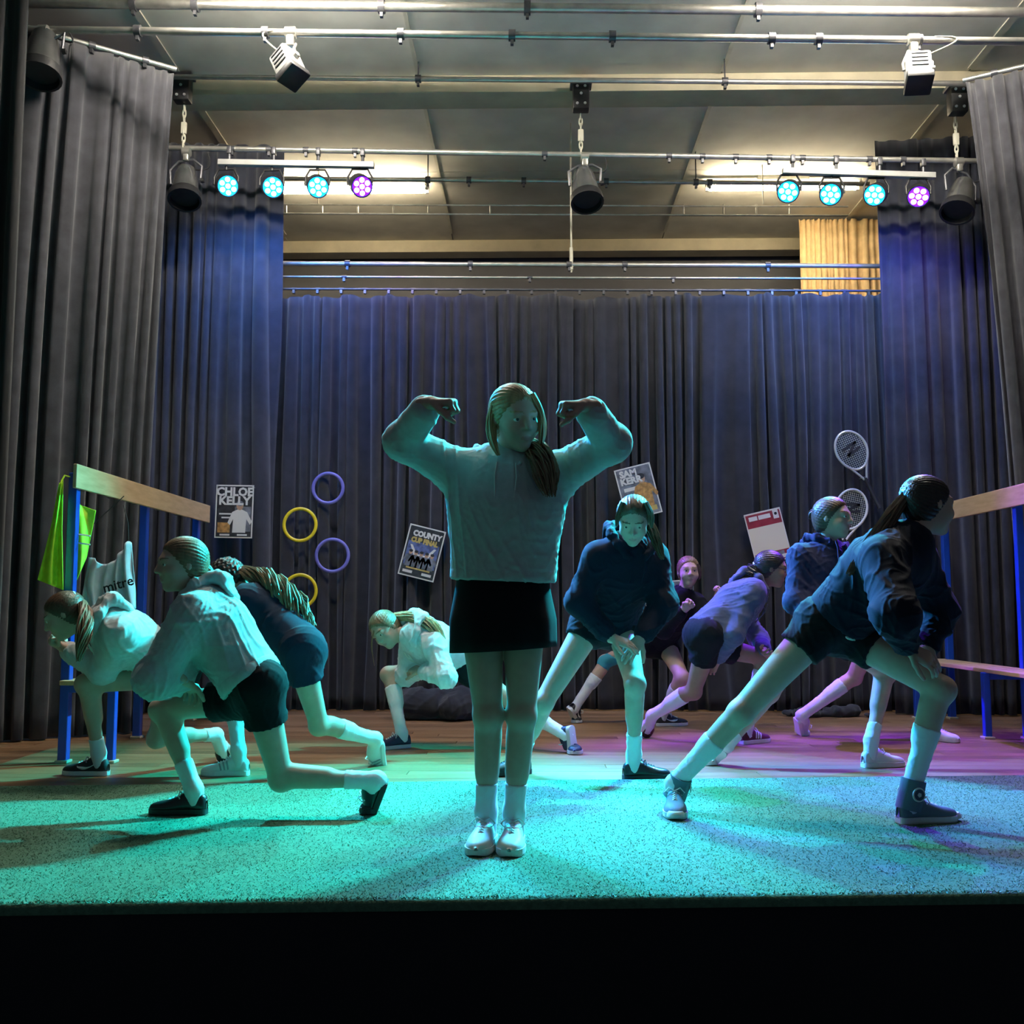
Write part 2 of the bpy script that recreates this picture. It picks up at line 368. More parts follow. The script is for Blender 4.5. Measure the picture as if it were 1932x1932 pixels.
curtain('stage_curtain', [(-2.22, 8.34), (0.37, 8.34)], 0.01, 3.50, 'left half of the wide black pleated backdrop curtain', M_curt3, 1, sag=0.03)
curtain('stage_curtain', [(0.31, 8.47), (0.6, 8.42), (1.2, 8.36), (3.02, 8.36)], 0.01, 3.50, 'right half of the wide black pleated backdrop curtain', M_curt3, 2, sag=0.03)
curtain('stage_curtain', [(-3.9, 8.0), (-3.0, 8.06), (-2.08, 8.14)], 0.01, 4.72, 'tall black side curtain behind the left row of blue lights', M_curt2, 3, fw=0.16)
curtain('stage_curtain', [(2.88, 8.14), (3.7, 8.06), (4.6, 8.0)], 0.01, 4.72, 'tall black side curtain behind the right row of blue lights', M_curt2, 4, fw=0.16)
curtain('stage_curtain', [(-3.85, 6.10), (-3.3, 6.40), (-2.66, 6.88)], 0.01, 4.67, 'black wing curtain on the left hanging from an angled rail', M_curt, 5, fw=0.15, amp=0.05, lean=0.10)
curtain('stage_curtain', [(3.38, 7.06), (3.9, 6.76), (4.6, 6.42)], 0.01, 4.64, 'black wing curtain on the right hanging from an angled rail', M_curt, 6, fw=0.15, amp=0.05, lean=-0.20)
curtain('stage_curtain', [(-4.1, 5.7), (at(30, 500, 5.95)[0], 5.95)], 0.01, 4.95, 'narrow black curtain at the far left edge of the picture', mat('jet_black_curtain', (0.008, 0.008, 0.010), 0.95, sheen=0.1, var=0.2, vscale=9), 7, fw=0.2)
M_beige = mat('beige_pleated_cloth', (0.62, 0.44, 0.22), 0.85, var=0.15, vscale=12, bump=0.2, bscale=200)
a = at(1506, 415, 10.6); b = at(1680, 415, 10.6)
curtain('window_curtain', [(a[0], 10.6), (b[0], 10.6)], a[2] - 1.3, a[2], 'beige pleated curtain high up at the back right', M_beige, 9, fw=0.075, amp=0.03, toptight=0.9, drift=0.1)
# curtain rails of the wings
def pipe(name, a, b, r, label, cat='rail', m=None, clips=(), group=None, clip_r=None, hang=()):
    a = np.array(a, float); b = np.array(b, float); t = thing(name, (a + b) / 2, label, cat, group); base = (a + b) / 2
    p = MB(); p.tube([a, b], r, 14); p.build('tube', m or M_steel, t, True, base)
    d = nrm(b - a)
    for c in clips:
        q = a + (b - a) * c; cb = MB(); cr = clip_r or r * 1.55
        cb.tube([q - d * 0.022, q + d * 0.022], cr, 10); cb.box(q + np.array([0, 0, -cr - 0.012]), (0.02, 0.03, 0.03)); cb.build('clamp', M_dsteel, t, True, base)
    for c in hang:
        q = a + (b - a) * c; hb_ = MB(); hb_.tube([q, (q[0], q[1], CZ)], 0.006, 6); hb_.build('hanger', M_dsteel, t, True, base)
    return t
pipe('curtain_rail', (-3.72, 6.08, 4.70), (-2.54, 6.87, 4.70), 0.018, 'angled rail carrying the left wing curtain', clips=(.3, .6, .85))
pipe('curtain_rail', (3.16, 7.07, 4.67), (4.38, 6.42, 4.67), 0.018, 'angled rail carrying the right wing curtain', clips=(.15, .4, .7))

# ---------------------------------------------------------------- overhead pipes and tracks
pipe('overhead_pipe', at(20, 6, 6.5), at(1990, 24, 6.5), 0.032, 'topmost steel pipe crossing under the ceiling at the upper picture edge', 'pipe', clips=(.12, .18, .36, .5, .72))
pipe('overhead_pipe', at(40, 56, 6.3), at(1990, 79, 6.3), 0.025, 'steel pipe carrying the grey floodlights near the top', 'pipe', clips=(.115, .24, .372, .48, .577, .73, .775, .87))
pipe('overhead_pipe', at(322, 145, 7.42), at(1845, 158, 7.42), 0.02, 'steel pipe running along the cream ceiling beam', 'pipe', clips=(.31, .69), hang=(.31, .69))
LB = pipe('lighting_bar', at(300, 279, 7.62), at(1862, 304, 7.62), 0.021, 'long steel lighting bar from which the blue lights hang', 'pipe', clips=(.09, .135, .18, .24, .47, .62, .66, .70, .74, .78, .82, .86, .9), clip_r=0.025)
pipe('overhead_pipe', at(345, 335, 9.0), at(1640, 347, 9.0), 0.02, 'thin steel pipe just behind the row of blue lights', 'pipe', clips=(.36, .42, .5, .62, .75, .77), hang=(.36, .75))
pipe('overhead_pipe', at(517, 497, 8.44), at(1684, 502, 8.44), 0.019, 'bright steel pipe above the top of the backdrop curtain', 'pipe', clips=(.12, .32, .48, .57, .8))
pipe('curtain_track', at(510, 522, 8.42), at(1684, 526, 8.42), 0.010, 'upper thin curtain track over the backdrop', 'rail', clips=(.12, .42, .65), clip_r=0.014)
pipe('curtain_track', at(510, 545, 8.37), at(1684, 549, 8.37), 0.010, 'lower thin curtain track holding the backdrop curtain hooks', 'rail', m=M_dsteel, clips=tuple(i / 26 for i in range(1, 26)), clip_r=0.013)
lt = thing('ladder_track', at(1015, 396, 9.3), 'twin-rail ladder track crossing below the fluorescent lights', 'rail'); base = np.array(lt.location)
for y0, y1 in ((386, 390), (403, 407)):
    b_ = MB(); b_.tube([at(515, y0, 9.3), at(1600, y1, 9.3)], 0.010, 8); b_.build('rail', M_steel, lt, True, base)
for x in (540, 608, 675, 742, 808, 925, 1290, 1365, 1427, 1490):
    b_ = MB(); b_.tube([at(x, 386, 9.3), at(x, 404, 9.3)], 0.008, 8); b_.build('rung', M_steel, lt, True, base)
for x in (600, 1100, 1440):
    q = at(x, 386, 9.3); b_ = MB(); b_.tube([q, (q[0], q[1], CZ)], 0.006, 6); b_.build('hanger', M_steel, lt, True, base)
def lightbar(xa, ya, xb, yb, label):
    a, b = at(xa, ya, 7.60), at(xb, yb, 7.60); t = thing('light_bracket', (a + b) / 2, label, 'bracket', 'brackets of the blue lights'); base = (a + b) / 2
    m = MB(); m.bar(a, b, 0.05, 0.045, bev=0.004); m.build('bar', M_grey, t, False, base)
    for i in range(4):
        p = a + (b - a) * (0.07 + 0.285 * i); m = MB(); m.tube([p, p + np.array([0, 0, 0.10])], 0.012, 8); m.box(p + np.array([0, 0, 0.10]), (0.035, 0.05, 0.06), bev=0.006); m.build('clamp', M_dsteel, t, True, base)
lightbar(412, 307, 706, 312, 'grey bracket bar holding the left four blue lights')
lightbar(1476, 323, 1764, 332, 'grey bracket bar holding the right four blue lights')

def aim_matrix(d):
    z = -Vector(d).normalized(); return z.to_track_quat('Z', 'Y')
def led_flood(px, py, target, color, watt, label, bright, spot=52):
    p = at(px, py, 7.56); d = nrm(np.array(target) - p); t = thing('stage_floodlight', p, label, 'stage light', 'blue and violet LED floodlights on the lighting bar')
    fd = nrm(nrm(CAM - p) * 0.55 + d * 0.45)
    Mh = MB(); Mh.lathe(p - fd * 0.16, fd, [(0, 0.03), (0.02, 0.06), (0.06, 0.082), (0.15, 0.086), (0.165, 0.086), (0.165, 0.078), (0.158, 0.076)], 20); Mh.build('housing', M_blackm, t, True, p)
    y = MB(); up = np.array([0, 0, 1.0]); sx = np.array([1.0, 0, 0]); c = p - fd * 0.07
    y.tube([c - sx * 0.092, c - sx * 0.095 + up * 0.06, c - sx * 0.06 + up * 0.125, c + sx * 0.06 + up * 0.125, c + sx * 0.095 + up * 0.06, c + sx * 0.092], 0.009, 8); y.tube([c + up * 0.12, c + up * 0.165], 0.012, 8); y.build('yoke', M_blackm, t, True, p)
    ax = nrm(np.cross(fd, up)); ay = np.cross(ax, fd); me = mat('led_' + bright, (0.05, 0.05, 0.06), 0.3, emit={'cyan': (0.04, 0.55, 1.0), 'violet': (0.22, 0.12, 1.0)}[bright], estr={'cyan': 34.0, 'violet': 22.0}[bright])
    mr = mat('led_rim_' + bright, (0.03, 0.03, 0.05), 0.3, emit={'cyan': (0.0, 0.25, 1.0), 'violet': (0.06, 0.0, 1.0)}[bright], estr={'cyan': 11.0, 'violet': 8.0}[bright])
    m = MB(); m.lathe(p - fd * 0.002, fd, [(0, 0.076), (0.002, 0.076)], 20); m.build('diffuser', mr, t, False, p)
    for i in range(7):
        q = p + fd * 0.004 + (0 if i == 0 else 0.05) * (ax * math.cos(i * math.pi / 3 + .3) + ay * math.sin(i * math.pi / 3 + .3))
        m = MB(); m.lathe(q, fd, [(0, 0.021), (0.004, 0.019), (0.006, 0.010)], 12); m.build('lens', me, t, True, p)
    l = bpy.data.lights.new('flood_beam', 'SPOT'); l.energy = watt; l.color = color; l.spot_size = math.radians(spot); l.spot_blend = 0.5; l.shadow_soft_size = 0.04
    o = add_obj('flood_beam', l, t); o.location = fd * 0.03; o.rotation_mode = 'QUATERNION'; o.rotation_quaternion = aim_matrix(d)
    s = bpy.data.lights.new('curtain_fill', 'SPOT'); s.spot_size = math.radians(150); s.spot_blend = 1.0; s.energy = CURTAIN_FILL_W * (1.6 if bright == 'cyan' else 1.4); s.color = (0.02, 0.25, 1.0) if bright == 'cyan' else (0.10, 0.02, 1.0); s.shadow_soft_size = 0.05  # added unseen lamp, aimed back and down to tint the curtain like lens bloom
    so_ = add_obj('curtain_fill', s, t, (0, 0.0, -0.13)); so_.rotation_mode = 'QUATERNION'; so_.rotation_quaternion = aim_matrix((0, 0.75, -1))
CY_L = (0.004, 0.80, 0.92); CY_R = (0.015, 0.42, 1.0); VI = (0.16, 0.03, 1.0)
led_flood(430, 351, (2.0, 4.0, 0.2), CY_R, LED_W, 'cyan floodlight at the left end of the left light row', 'cyan', 42)
led_flood(515, 353, (1.25, 3.8, 0.2), CY_R, LED_W, 'second cyan floodlight from the left in the left light row', 'cyan', 40)
led_flood(600, 353, (0.35, 4.1, 0.2), CY_L, LED_W * 0.55, 'cyan floodlight beside the violet one in the left light row', 'cyan', 46)
led_flood(683, 352, (1.75, 5.4, 0.8), VI, LED_W * 0.9, 'violet floodlight at the right end of the left light row', 'violet')
led_flood(1487, 362, (-0.45, 3.5, 0.2), CY_L, LED_W * 0.8, 'cyan floodlight at the left end of the right light row', 'cyan', 44)
led_flood(1567, 367, (-1.15, 3.8, 0.2), CY_L, LED_W, 'middle cyan floodlight of the right light row', 'cyan', 42)
led_flood(1650, 368, (-1.9, 4.1, 0.2), CY_L, LED_W, 'cyan floodlight next to the violet one in the right light row', 'cyan', 44)
led_flood(1733, 371, (1.9, 5.3, 0.3), VI, LED_W * 0.55, 'violet floodlight at the right end of the right light row', 'violet')

def can_light(px, py, Y, axis, label, L=0.34, R=0.115, bar_py=None, m=None, cable=None):
    p = at(px, py, Y); a = nrm(axis); t = thing('stage_spotlight', p, label, 'stage light', 'unlit stage spotlights')
    b = MB(); b.lathe(p - a * L * 0.5, a, [(0, R * 0.35), (0.02, R * 0.62), (L * 0.3, R * 0.78), (L * 0.55, R * 0.86), (L * 0.8, R * 0.98)], 22); b.build('barrel', m or mat('chrome_lamp_barrel', (0.42, 0.42, 0.42), 0.25, 0.9, var=0.2, vscale=8), t, True, p)
    b = MB(); b.lathe(p + a * L * 0.28, a, [(0, R * 1.0), (0.01, R * 1.08), (L * 0.22, R * 1.12), (L * 0.22, R * 0.98), (L * 0.1, R * 0.9)], 22); b.build('color_frame', M_blackm, t, True, p)
    up = np.array([0, 0, 1.0]); s = nrm(np.cross(a, np.array([0, 1.0, 0]))) if abs(a[1]) < 0.95 else np.array([1.0, 0, 0])
    top = at(px, bar_py if bar_py else py - 60, Y); top[0] = p[0]
    y = MB(); c = p - a * 0.02; y.tube([c - s * R * 1.02, c - s * R * 1.1 + up * R * 1.0, top - s * R * 0.5 - up * 0.07, top + s * R * 0.5 - up * 0.07, c + s * R * 1.1 + up * R * 1.0, c + s * R * 1.02], 0.011, 8); y.build('yoke', M_dsteel, t, True, p)
    k = MB(); k.box(top - up * 0.035, (0.045, 0.05, 0.08), bev=0.008); k.tube([top - np.array([.03, 0, 0]), top + np.array([.03, 0, 0])], 0.036, 12); k.build('clamp', M_steel, t, True, p)
    cb = MB(); q = p - a * L * 0.5; e = top + np.array([0.16, 0.03, 0.0]); pts = [q + (e - q) * i / 8 + np.array([0.08, 0.02, -0.05]) * math.sin(math.pi * i / 8) for i in range(9)]; cb.tube(pts, 0.006, 6); cb.build('cable', M_rubber, t, True, p)
    kn = MB(); kn.lathe(c + s * R * 1.05, s, [(0, 0.02), (0.025, 0.018)], 10); kn.build('knob', M_blackm, t, True, p)
can_light(350, 348, 7.58, (0.12, -0.4, -1), 'unlit chrome spotlight beside the left wing curtain', bar_py=287)
can_light(1104, 352, 7.58, (0.08, -0.4, -1), 'unlit chrome spotlight hanging at the centre of the bar', bar_py=296)
can_light(1812, 372, 7.58, (-0.35, -0.35, -0.9), 'unlit chrome spotlight at the right end of the bar', bar_py=306)
can_light(80, 104, 6.25, (0.05, -0.25, -1), 'unlit dark spotlight in the upper left corner', L=0.36, R=0.125, bar_py=58, m=mat('dark_lamp_barrel', (0.16, 0.16, 0.16), 0.3, 0.7, var=0.2, vscale=8))
def box_flood(px, py, axis, roll, label, bar_py, cable_side):
    p = at(px, py, 6.22); a = Vector(axis).normalized(); t = thing('floodlight', p, label, 'stage light', 'grey box floodlights on the front pipe')
    x = a.cross(Vector((0, 1, 0))).normalized(); x = Matrix.Rotation(roll, 3, a) @ x; y = a.cross(x); M = Matrix((x, y, a)).transposed()
    b = MB(); b.box((0, 0, 0), (0.15, 0.15, 0.20), M, bev=0.02); b.build('lamp_body', M_grey, t, True)
    b = MB(); b.box(M @ Vector((0, 0, 0.115)), (0.165, 0.165, 0.06), M, bev=0.012); b.build('front_frame', M_blackm, t, True)
    for i in range(4):
        b = MB(); b.box(M @ Vector((0, 0.078, -0.07 + 0.035 * i)), (0.10, 0.006, 0.012), M); b.build('vent_rib', M_dsteel, t)
    top = np.array(at(px, bar_py, 6.28)) - p; top[0] = 0.0
    b = MB(); b.tube([M @ Vector((-0.085, 0, 0)), M @ Vector((-0.09, 0, -0.06)), tuple(top + np.array([-0.035, 0, -0.08])), tuple(top + np.array([0.035, 0, -0.08])), M @ Vector((0.09, 0, -0.06)), M @ Vector((0.085, 0, 0))], 0.010, 8); b.build('yoke', M_steel, t, True)
    b = MB(); b.lathe(M @ Vector((0.08, 0, 0)), x, [(0, 0.025), (0.02, 0.022), (0.025, 0.01)], 12); b.build('knob', M_steel, t, True)
    b = MB(); b.box(tuple(top + np.array([0, 0, -0.05])), (0.05, 0.05, 0.09), bev=0.008); b.tube([tuple(top + np.array([-.035, 0, 0])), tuple(top + np.array([.035, 0, 0]))], 0.038, 12); b.build('clamp', M_steel, t, True)
    q = np.array(M @ Vector((0, 0, -0.1))); e = top + np.array([0.14 * cable_side, 0, 0.02]); b = MB()
    pts = [q + (e - q) * i / 12 + np.array([0.20 * cable_side, 0, 0.05]) * math.sin(math.pi * i / 12) for i in range(13)]; b.tube(pts, 0.006, 6); b.build('cable', mat('pale_cable', (0.4, 0.38, 0.3), 0.5), t, True)
box_flood(543, 122, (0.38, -0.35, -0.85), 0.5, 'grey box floodlight left of centre on the front pipe', 62, -0.6)
box_flood(1732, 132, (-0.12, -0.35, -0.93), 0.2, 'grey box floodlight on the right of the front pipe', 75, 1.0)
for px, py, pe, lab in ((345, 168, 280, 'black hoist with chain beside the left wing curtain'), (1096, 184, 292, 'black hoist with chain at the middle of the ceiling beam'), (1806, 190, 300, 'black hoist with chain beside the right wing curtain')):
    c = at(px, py, 7.56); t = thing('chain_hoist', c, lab, 'hoist', 'chain hoists holding the lighting bar')
    b = MB(); b.box((0, 0, 0.0), (0.13, 0.10, 0.22), bev=0.012); b.build('hoist_body', M_blackm, t, True)
    b = MB(); b.box((0, 0, 0.10), (0.17, 0.12, 0.03), bev=0.006); b.build('top_plate', M_dsteel, t)
    for x, z in ((-.03, .07), (.03, .07), (0, .01), (-.03, -.07), (.03, -.07)):
        b = MB(); b.lathe((x, -0.05, z), (0, -1, 0), [(0, 0.012), (0.006, 0.010)], 8); b.build('bolt', mat('bright_bolt', (0.8, 0.8, 0.78), 0.3, 0.6), t)
    ztop = -0.10; zb = float(at(px, pe, 7.62)[2] - c[2]); nl = 7; b = MB()
    for i in range(nl):
        z = ztop + (zb - ztop) * (i + .5) / nl; hl = abs(zb - ztop) / nl * 0.72; b.tube([((0.012 * math.cos(q) if i % 2 else 0), (0 if i % 2 else 0.012 * math.cos(q)) + 0.05, z + hl * math.sin(q)) for q in [k * math.pi / 5 for k in range(10)]], 0.006, 5, closed=True)
    b.build('chain', M_strip, t, True)
    b = MB(); b.box((0, 0.05, ztop + (zb - ztop) * 0.55), (0.045, 0.03, 0.10), bev=0.01); b.build('coupling', M_strip, t, True)
a_ = at(1078, 514, 8.44); b_ = MB(); b_.tube([a_, (a_[0], a_[1], CZ)], 0.008, 8); b_.box(a_ + np.array([0, 0, 0.12]), (0.03, 0.03, 0.2), bev=0.006)
tag(b_.build('suspension_rod', M_strip, None, True), 'cream hanging rod holding the pipe above the backdrop', 'rod')

def fluorescent(c, L, watt, label, col=(1.0, 0.84, 0.58)):
    t = thing('fluorescent_light', c, label, 'ceiling light', 'fluorescent ceiling battens')
    b = MB(); b.box((0, 0, 0.035), (L + 0.06, 0.09, 0.05), bev=0.006); b.build('batten', M_grey, t)
    b = MB(); b.box((0, 0, 0.075), (0.5, 0.05, 0.05)); b.build('ceiling_mount', M_grey, t)
    for s in (-1, 1):
        b = MB(); b.tube([(-L / 2, s * 0.05, -0.005), (L / 2, s * 0.05, -0.005)], 0.017, 10); b.build('tube', mat('lit_tube_%d' % watt, (0.9, 0.9, 0.85), 0.4, emit=col, estr=watt), t, True)
        for e in (-1, 1): b = MB(); b.box((e * (L / 2 + .01), s * 0.05, 0.0), (0.03, 0.03, 0.05)); b.build('lamp_holder', M_grey, t)
fluorescent((at(665, 354, 9.56)[0], 9.56, CZ - 0.10), 1.45, BACK_W, 'glowing fluorescent batten behind the left row of lights')
fluorescent((at(1478, 360, 9.56)[0], 9.56, CZ - 0.10), 1.45, BACK_W, 'glowing fluorescent batten behind the right row of lights')
fluorescent((-1.5, 5.95, CZ - 0.10), 1.45, HOUSE_W, 'fluorescent batten on the ceiling over the left front of the stage', (1.0, 0.92, 0.80))
fluorescent((2.2, 5.95, CZ - 0.10), 1.45, HOUSE_W, 'fluorescent batten on the ceiling over the right front of the stage', (1.0, 0.92, 0.80))

# ---------------------------------------------------------------- changing-room benches
def bench(xp, xl, ys, y0, y1, label, side):
    t = thing('changing_room_bench', (xp, (y0 + y1) / 2, 0), label, 'bench', 'blue framed changing-room benches'); base = np.array(t.location)
    for y in ys:
        b = MB(); b.bar((xp, y, 0.012), (xp, y, 1.60), 0.05, 0.05, up=(0, 1, 0), bev=0.005); b.build('post', M_blue, t, False, base)
        b = MB(); b.bar((xl, y, 0.012), (xl, y, 0.425), 0.045, 0.045, up=(0, 1, 0), bev=0.005); b.build('leg', M_blue, t, False, base)
        b = MB(); b.bar((xp, y, 0.40), (xl, y, 0.40), 0.04, 0.04, bev=0.004); b.build('cross_rail', M_blue, t, False, base)
        for x in (xp, xl):
            b = MB(); b.box((x, y, 0.008), (0.07, 0.07, 0.016), bev=0.004); b.build('foot_pad', M_pad, t, False, base)
    n = 3; wd = abs(xl - xp) + 0.02
    for i in range(n):
        x = min(xp, xl) - 0.01 + wd * (i + .5) / n; b = MB(); b.bar((x, y0, 0.437), (x, y1, 0.437), wd / n - 0.012, 0.026, bev=0.004); b.build('seat_slat', M_board, t, False, base)
    xb = xp + side * 0.035; b = MB(); b.bar((xb, y0, 1.575), (xb, y1, 1.575), 0.022, 0.135, bev=0.004); b.build('back_board', M_board, t, False, base)
    for i in range(6):
        y = y0 + (y1 - y0) * (i + .5) / 6; b = MB(); q = np.array([xb - side * 0.012, y, 1.52])
        b.tube([q, q - (side * .04, 0, .005), q - (side * .06, 0, -.01), q - (side * .062, 0, -.03)], 0.006, 6); b.build('coat_hook', M_dsteel, t, True, base)
bench(-2.56, -2.30, (5.58, 6.62, 7.66), 5.50, 7.84, 'blue framed bench with high coat board on the left', 1)
bench(3.22, 2.96, (5.45, 6.68, 7.86), 5.35, 7.95, 'blue framed bench with high coat board at the right edge', -1)

# ---------------------------------------------------------------- bibs hanging on the left bench
def ruled(A, B, Ya, Yb, n=26, m=18, amp=0.02, fr=3.0, seed=0):
    def samp(P, k):
        P = np.array(P, float); c = np.concatenate([[0], np.cumsum(np.linalg.norm(np.diff(P, axis=0), axis=1))]); u = np.linspace(0, c[-1], k); return np.stack([np.interp(u, c, P[:, 0]), np.interp(u, c, P[:, 1])], 1)
    a, b = samp(A, n), samp(B, n); V = []
    for i in range(n):
        for j in range(m + 1):
            s = j / m; p = a[i] * (1 - s) + b[i] * s; Y = Ya * (1 - s) + Yb * s + amp * math.sin(fr * 2 * math.pi * s + 1.3 * math.sin(3 * i / n + seed) + seed) * (0.4 + 0.6 * i / n)
            V.append(at(p[0], p[1], Y))
    F_ = [(i * (m + 1) + j, i * (m + 1) + j + 1, (i + 1) * (m + 1) + j + 1, (i + 1) * (m + 1) + j) for i in range(n - 1) for j in range(m)]
    return V, F_
def cloth(name, V, F_, m, parent, base, th=0.004):
    o = add_obj(name, mesh_np(name, np.array(V) - base, F_, m, True), parent); s = o.modifiers.new('thickness', 'SOLIDIFY'); s.thickness = th; s.offset = 0; return o
M_lime = mat('lime_mesh_fabric', (0.60, 0.95, 0.03), 0.7, var=0.12, vscale=30, bump=0.2, bscale=400)
M_gbib = mat('pale_grey_mesh_fabric', (0.52, 0.57, 0.62), 0.75, var=0.08, vscale=30, bump=0.2, bscale=400)
c = at(125, 930, 5.55); t = thing('sports_bib', c, 'lime yellow sports bib hanging from the end of the left bench', 'bib')
V, F_ = ruled([(112, 912), (98, 985), (82, 1050), (71, 1094)], [(119, 904), (117, 1000), (118, 1060), (119, 1113)], 5.50, 5.52, amp=0.022, fr=1.5); cloth('front_panel', V, F_, M_lime, t, c)
V, F_ = ruled([(139, 948), (139, 1010), (138, 1060), (137, 1112)], [(160, 956), (181, 963), (172, 1010), (164, 1050)], 5.63, 5.68, amp=0.018, fr=1.2, seed=2); cloth('back_panel', V, F_, M_lime, t, c)
for q in (0.36, 0.46):
    b_ = MB(); b_.tube([at(141 + (170 - 141) * s, 1112 - (1112 - 948) * (1 - q) + 4 * s, 5.60) for s in (0, .25, .5, .75, 1)], 0.005, 6); b_.build('stripe', mat('white_tape', (0.8, 0.85, 0.7), 0.6), t, True, c)
b_ = MB(); b_.tube([at(116, 908, 5.51), at(122, 897, 5.53), at(133, 900, 5.56), at(150, 953, 5.64)], 0.005, 6); b_.build('strap', M_lime, t, True, c)
c = at(205, 1090, 6.0); t = thing('sports_bib', c, 'pale grey sports bib with dark lettering hanging under the left coat board', 'bib')
top = [(168, 1051), (178, 1053), (190, 1064), (207, 1064), (222, 1050), (236, 1028), (243, 1020), (246, 1024)]; bot = [(157, 1152), (170, 1156), (190, 1158), (210, 1158), (228, 1158), (240, 1156), (250, 1152), (256, 1148)]
V, F_ = ruled(top, bot, 6.0, 5.98, n=34, m=22, amp=0.0); V = np.array(V)
for i in range(34):
    for j in range(23): V[i * 23 + j] += np.array([-0.02 * math.sin(math.pi * j / 22) * (1 if i < 5 else 0), 0.022 * math.sin(i * 0.8 + 1.2 * math.sin(j * .2)), 0])
cloth('bib_panel', V, F_, M_gbib, t, c)
for a0, b0 in (((170, 1052), (172, 936)), ((243, 1021), (240, 953))):
    b_ = MB(); b_.tube([at(*a0, 6.0), at((a0[0] + b0[0]) / 2, (a0[1] + b0[1]) / 2, 6.02), (-2.47, at(*b0, 6.05)[1], at(*b0, 6.05)[2])], 0.003, 6); b_.build('hanging_loop', M_rubber, t, True, c)
Mx = Matrix.Translation(Vector(at(223, 1103, 5.965) - c)) @ Matrix.Rotation(math.pi / 2, 4, 'X') @ Matrix.Rotation(math.radians(16), 4, 'Z')
text_mesh('mitre', 0.085, mat('black_print', (0.01, 0.01, 0.012), 0.7), 'lettering', t, Mx, bold=0.001)

# ---------------------------------------------------------------- things pinned to the backdrop
YB = 8.25
M_vio = mat('violet_plastic_ring', (0.17, 0.16, 0.50), 0.4, var=0.08, vscale=12); M_yel = mat('yellow_plastic_ring', (0.80, 0.60, 0.02), 0.4, var=0.08, vscale=12)
for px, py, r, m, lab in ((619, 921, 31, M_vio, 'upper violet ring pinned to the black backdrop'), (566, 990, 33, M_yel, 'upper yellow ring pinned to the black backdrop'), (627, 1048, 33, M_vio, 'lower violet ring pinned to the black backdrop'), (566, 1115, 33, M_yel, 'lower yellow ring pinned to the black backdrop')):
    c = at(px, py, YB); R = (r - 2.5) / FPX * YB; t = MB(); n = 48; V = []; F_ = []
    for i in range(n):
        a = 2 * math.pi * i / n
        for k in range(10):
            b = 2 * math.pi * k / 10; q = R + 0.012 * math.cos(b) * (1 + .15 * math.cos(2 * b)); V.append((q * math.cos(a), 0.008 * math.sin(b), q * math.sin(a)))
    F_ = [(i * 10 + k, ((i + 1) % n) * 10 + k, ((i + 1) % n) * 10 + (k + 1) % 10, i * 10 + (k + 1) % 10) for i in range(n) for k in range(10)]
    o = t.add(V, F_).build('throwing_ring', m, None, True); o.location = c; tag(o, lab, 'ring', 'plastic rings on the backdrop')
M_paper = mat('white_laminated_paper', (0.72, 0.70, 0.66), 0.35, coat=0.3); M_pdark = mat('print_charcoal', (0.03, 0.03, 0.035), 0.4, coat=0.3, var=0.6, vscale=20); M_pgold = mat('print_gold', (0.55, 0.40, 0.12), 0.4, coat=0.3)
M_pgrey = mat('print_grey', (0.16, 0.17, 0.20), 0.4, var=0.7, vscale=14, coat=0.3); M_pred = mat('print_crimson', (0.28, 0.03, 0.05), 0.4, coat=0.3, var=0.3, vscale=10); M_pskin = mat('print_skin', (0.50, 0.30, 0.20), 0.4); M_porange = mat('print_tan', (0.45, 0.24, 0.08), 0.4, var=0.5, vscale=30); M_pblue = mat('print_steel_blue', (0.10, 0.13, 0.30), 0.4, var=0.6, vscale=25); M_pcream = mat('print_cream', (0.70, 0.65, 0.52), 0.4)
def poster(px, py, Y, rot, label, pw=0.303, ph=0.426):
    t = thing('poster', at(px, py, Y), label, 'poster', 'posters pinned to the backdrop', rot=(math.pi / 2, 0, 0)); t.rotation_euler = (Matrix.Rotation(math.radians(-rot), 3, 'Y') @ Matrix.Rotation(math.pi / 2, 3, 'X')).to_euler()
    b = MB(); b.box((0, 0, 0), (pw, ph, 0.003)); b.build('sheet', M_paper, t)
    for x in (-1, 1): b = MB(); b.lathe((x * (pw / 2 - .012), ph / 2 - .012, 0.004), (0, 0, -1), [(0, .005), (.004, .004), (.012, .0015), (0.13, .0015)], 8); b.build('pin', M_steel, t)
    return t
_pz = [0.0022]
def patch(t, x, y, w_, h_, m, name='printed_panel', z=None, pts=None):
    b = MB(); z = z or 0.0022
    if pts is None: b.box((x, y, z), (w_, h_, 0.0012))
    else:
        n = len(pts); b.add([(x + p[0], y + p[1], z + 0.0006) for p in pts] + [(x + p[0], y + p[1], z - 0.0006) for p in pts], [tuple(range(n)), tuple(range(2 * n - 1, n - 1, -1))] + [(i, i + n, (i + 1) % n + n, (i + 1) % n) for i in range(n)])
    return b.build(name, m, t)
def tx(t, s, x, y, size, m, sx=1.0, bold=0.004, z=0.0045): text_mesh(s, size, m, 'lettering', t, Matrix.Translation((x, y, z)), sx, bold, 0.0004)
def circ(r, n=14, sx=1.0, sy=1.0): return [(r * sx * math.cos(2 * math.pi * i / n), r * sy * math.sin(2 * math.pi * i / n)) for i in range(n)]
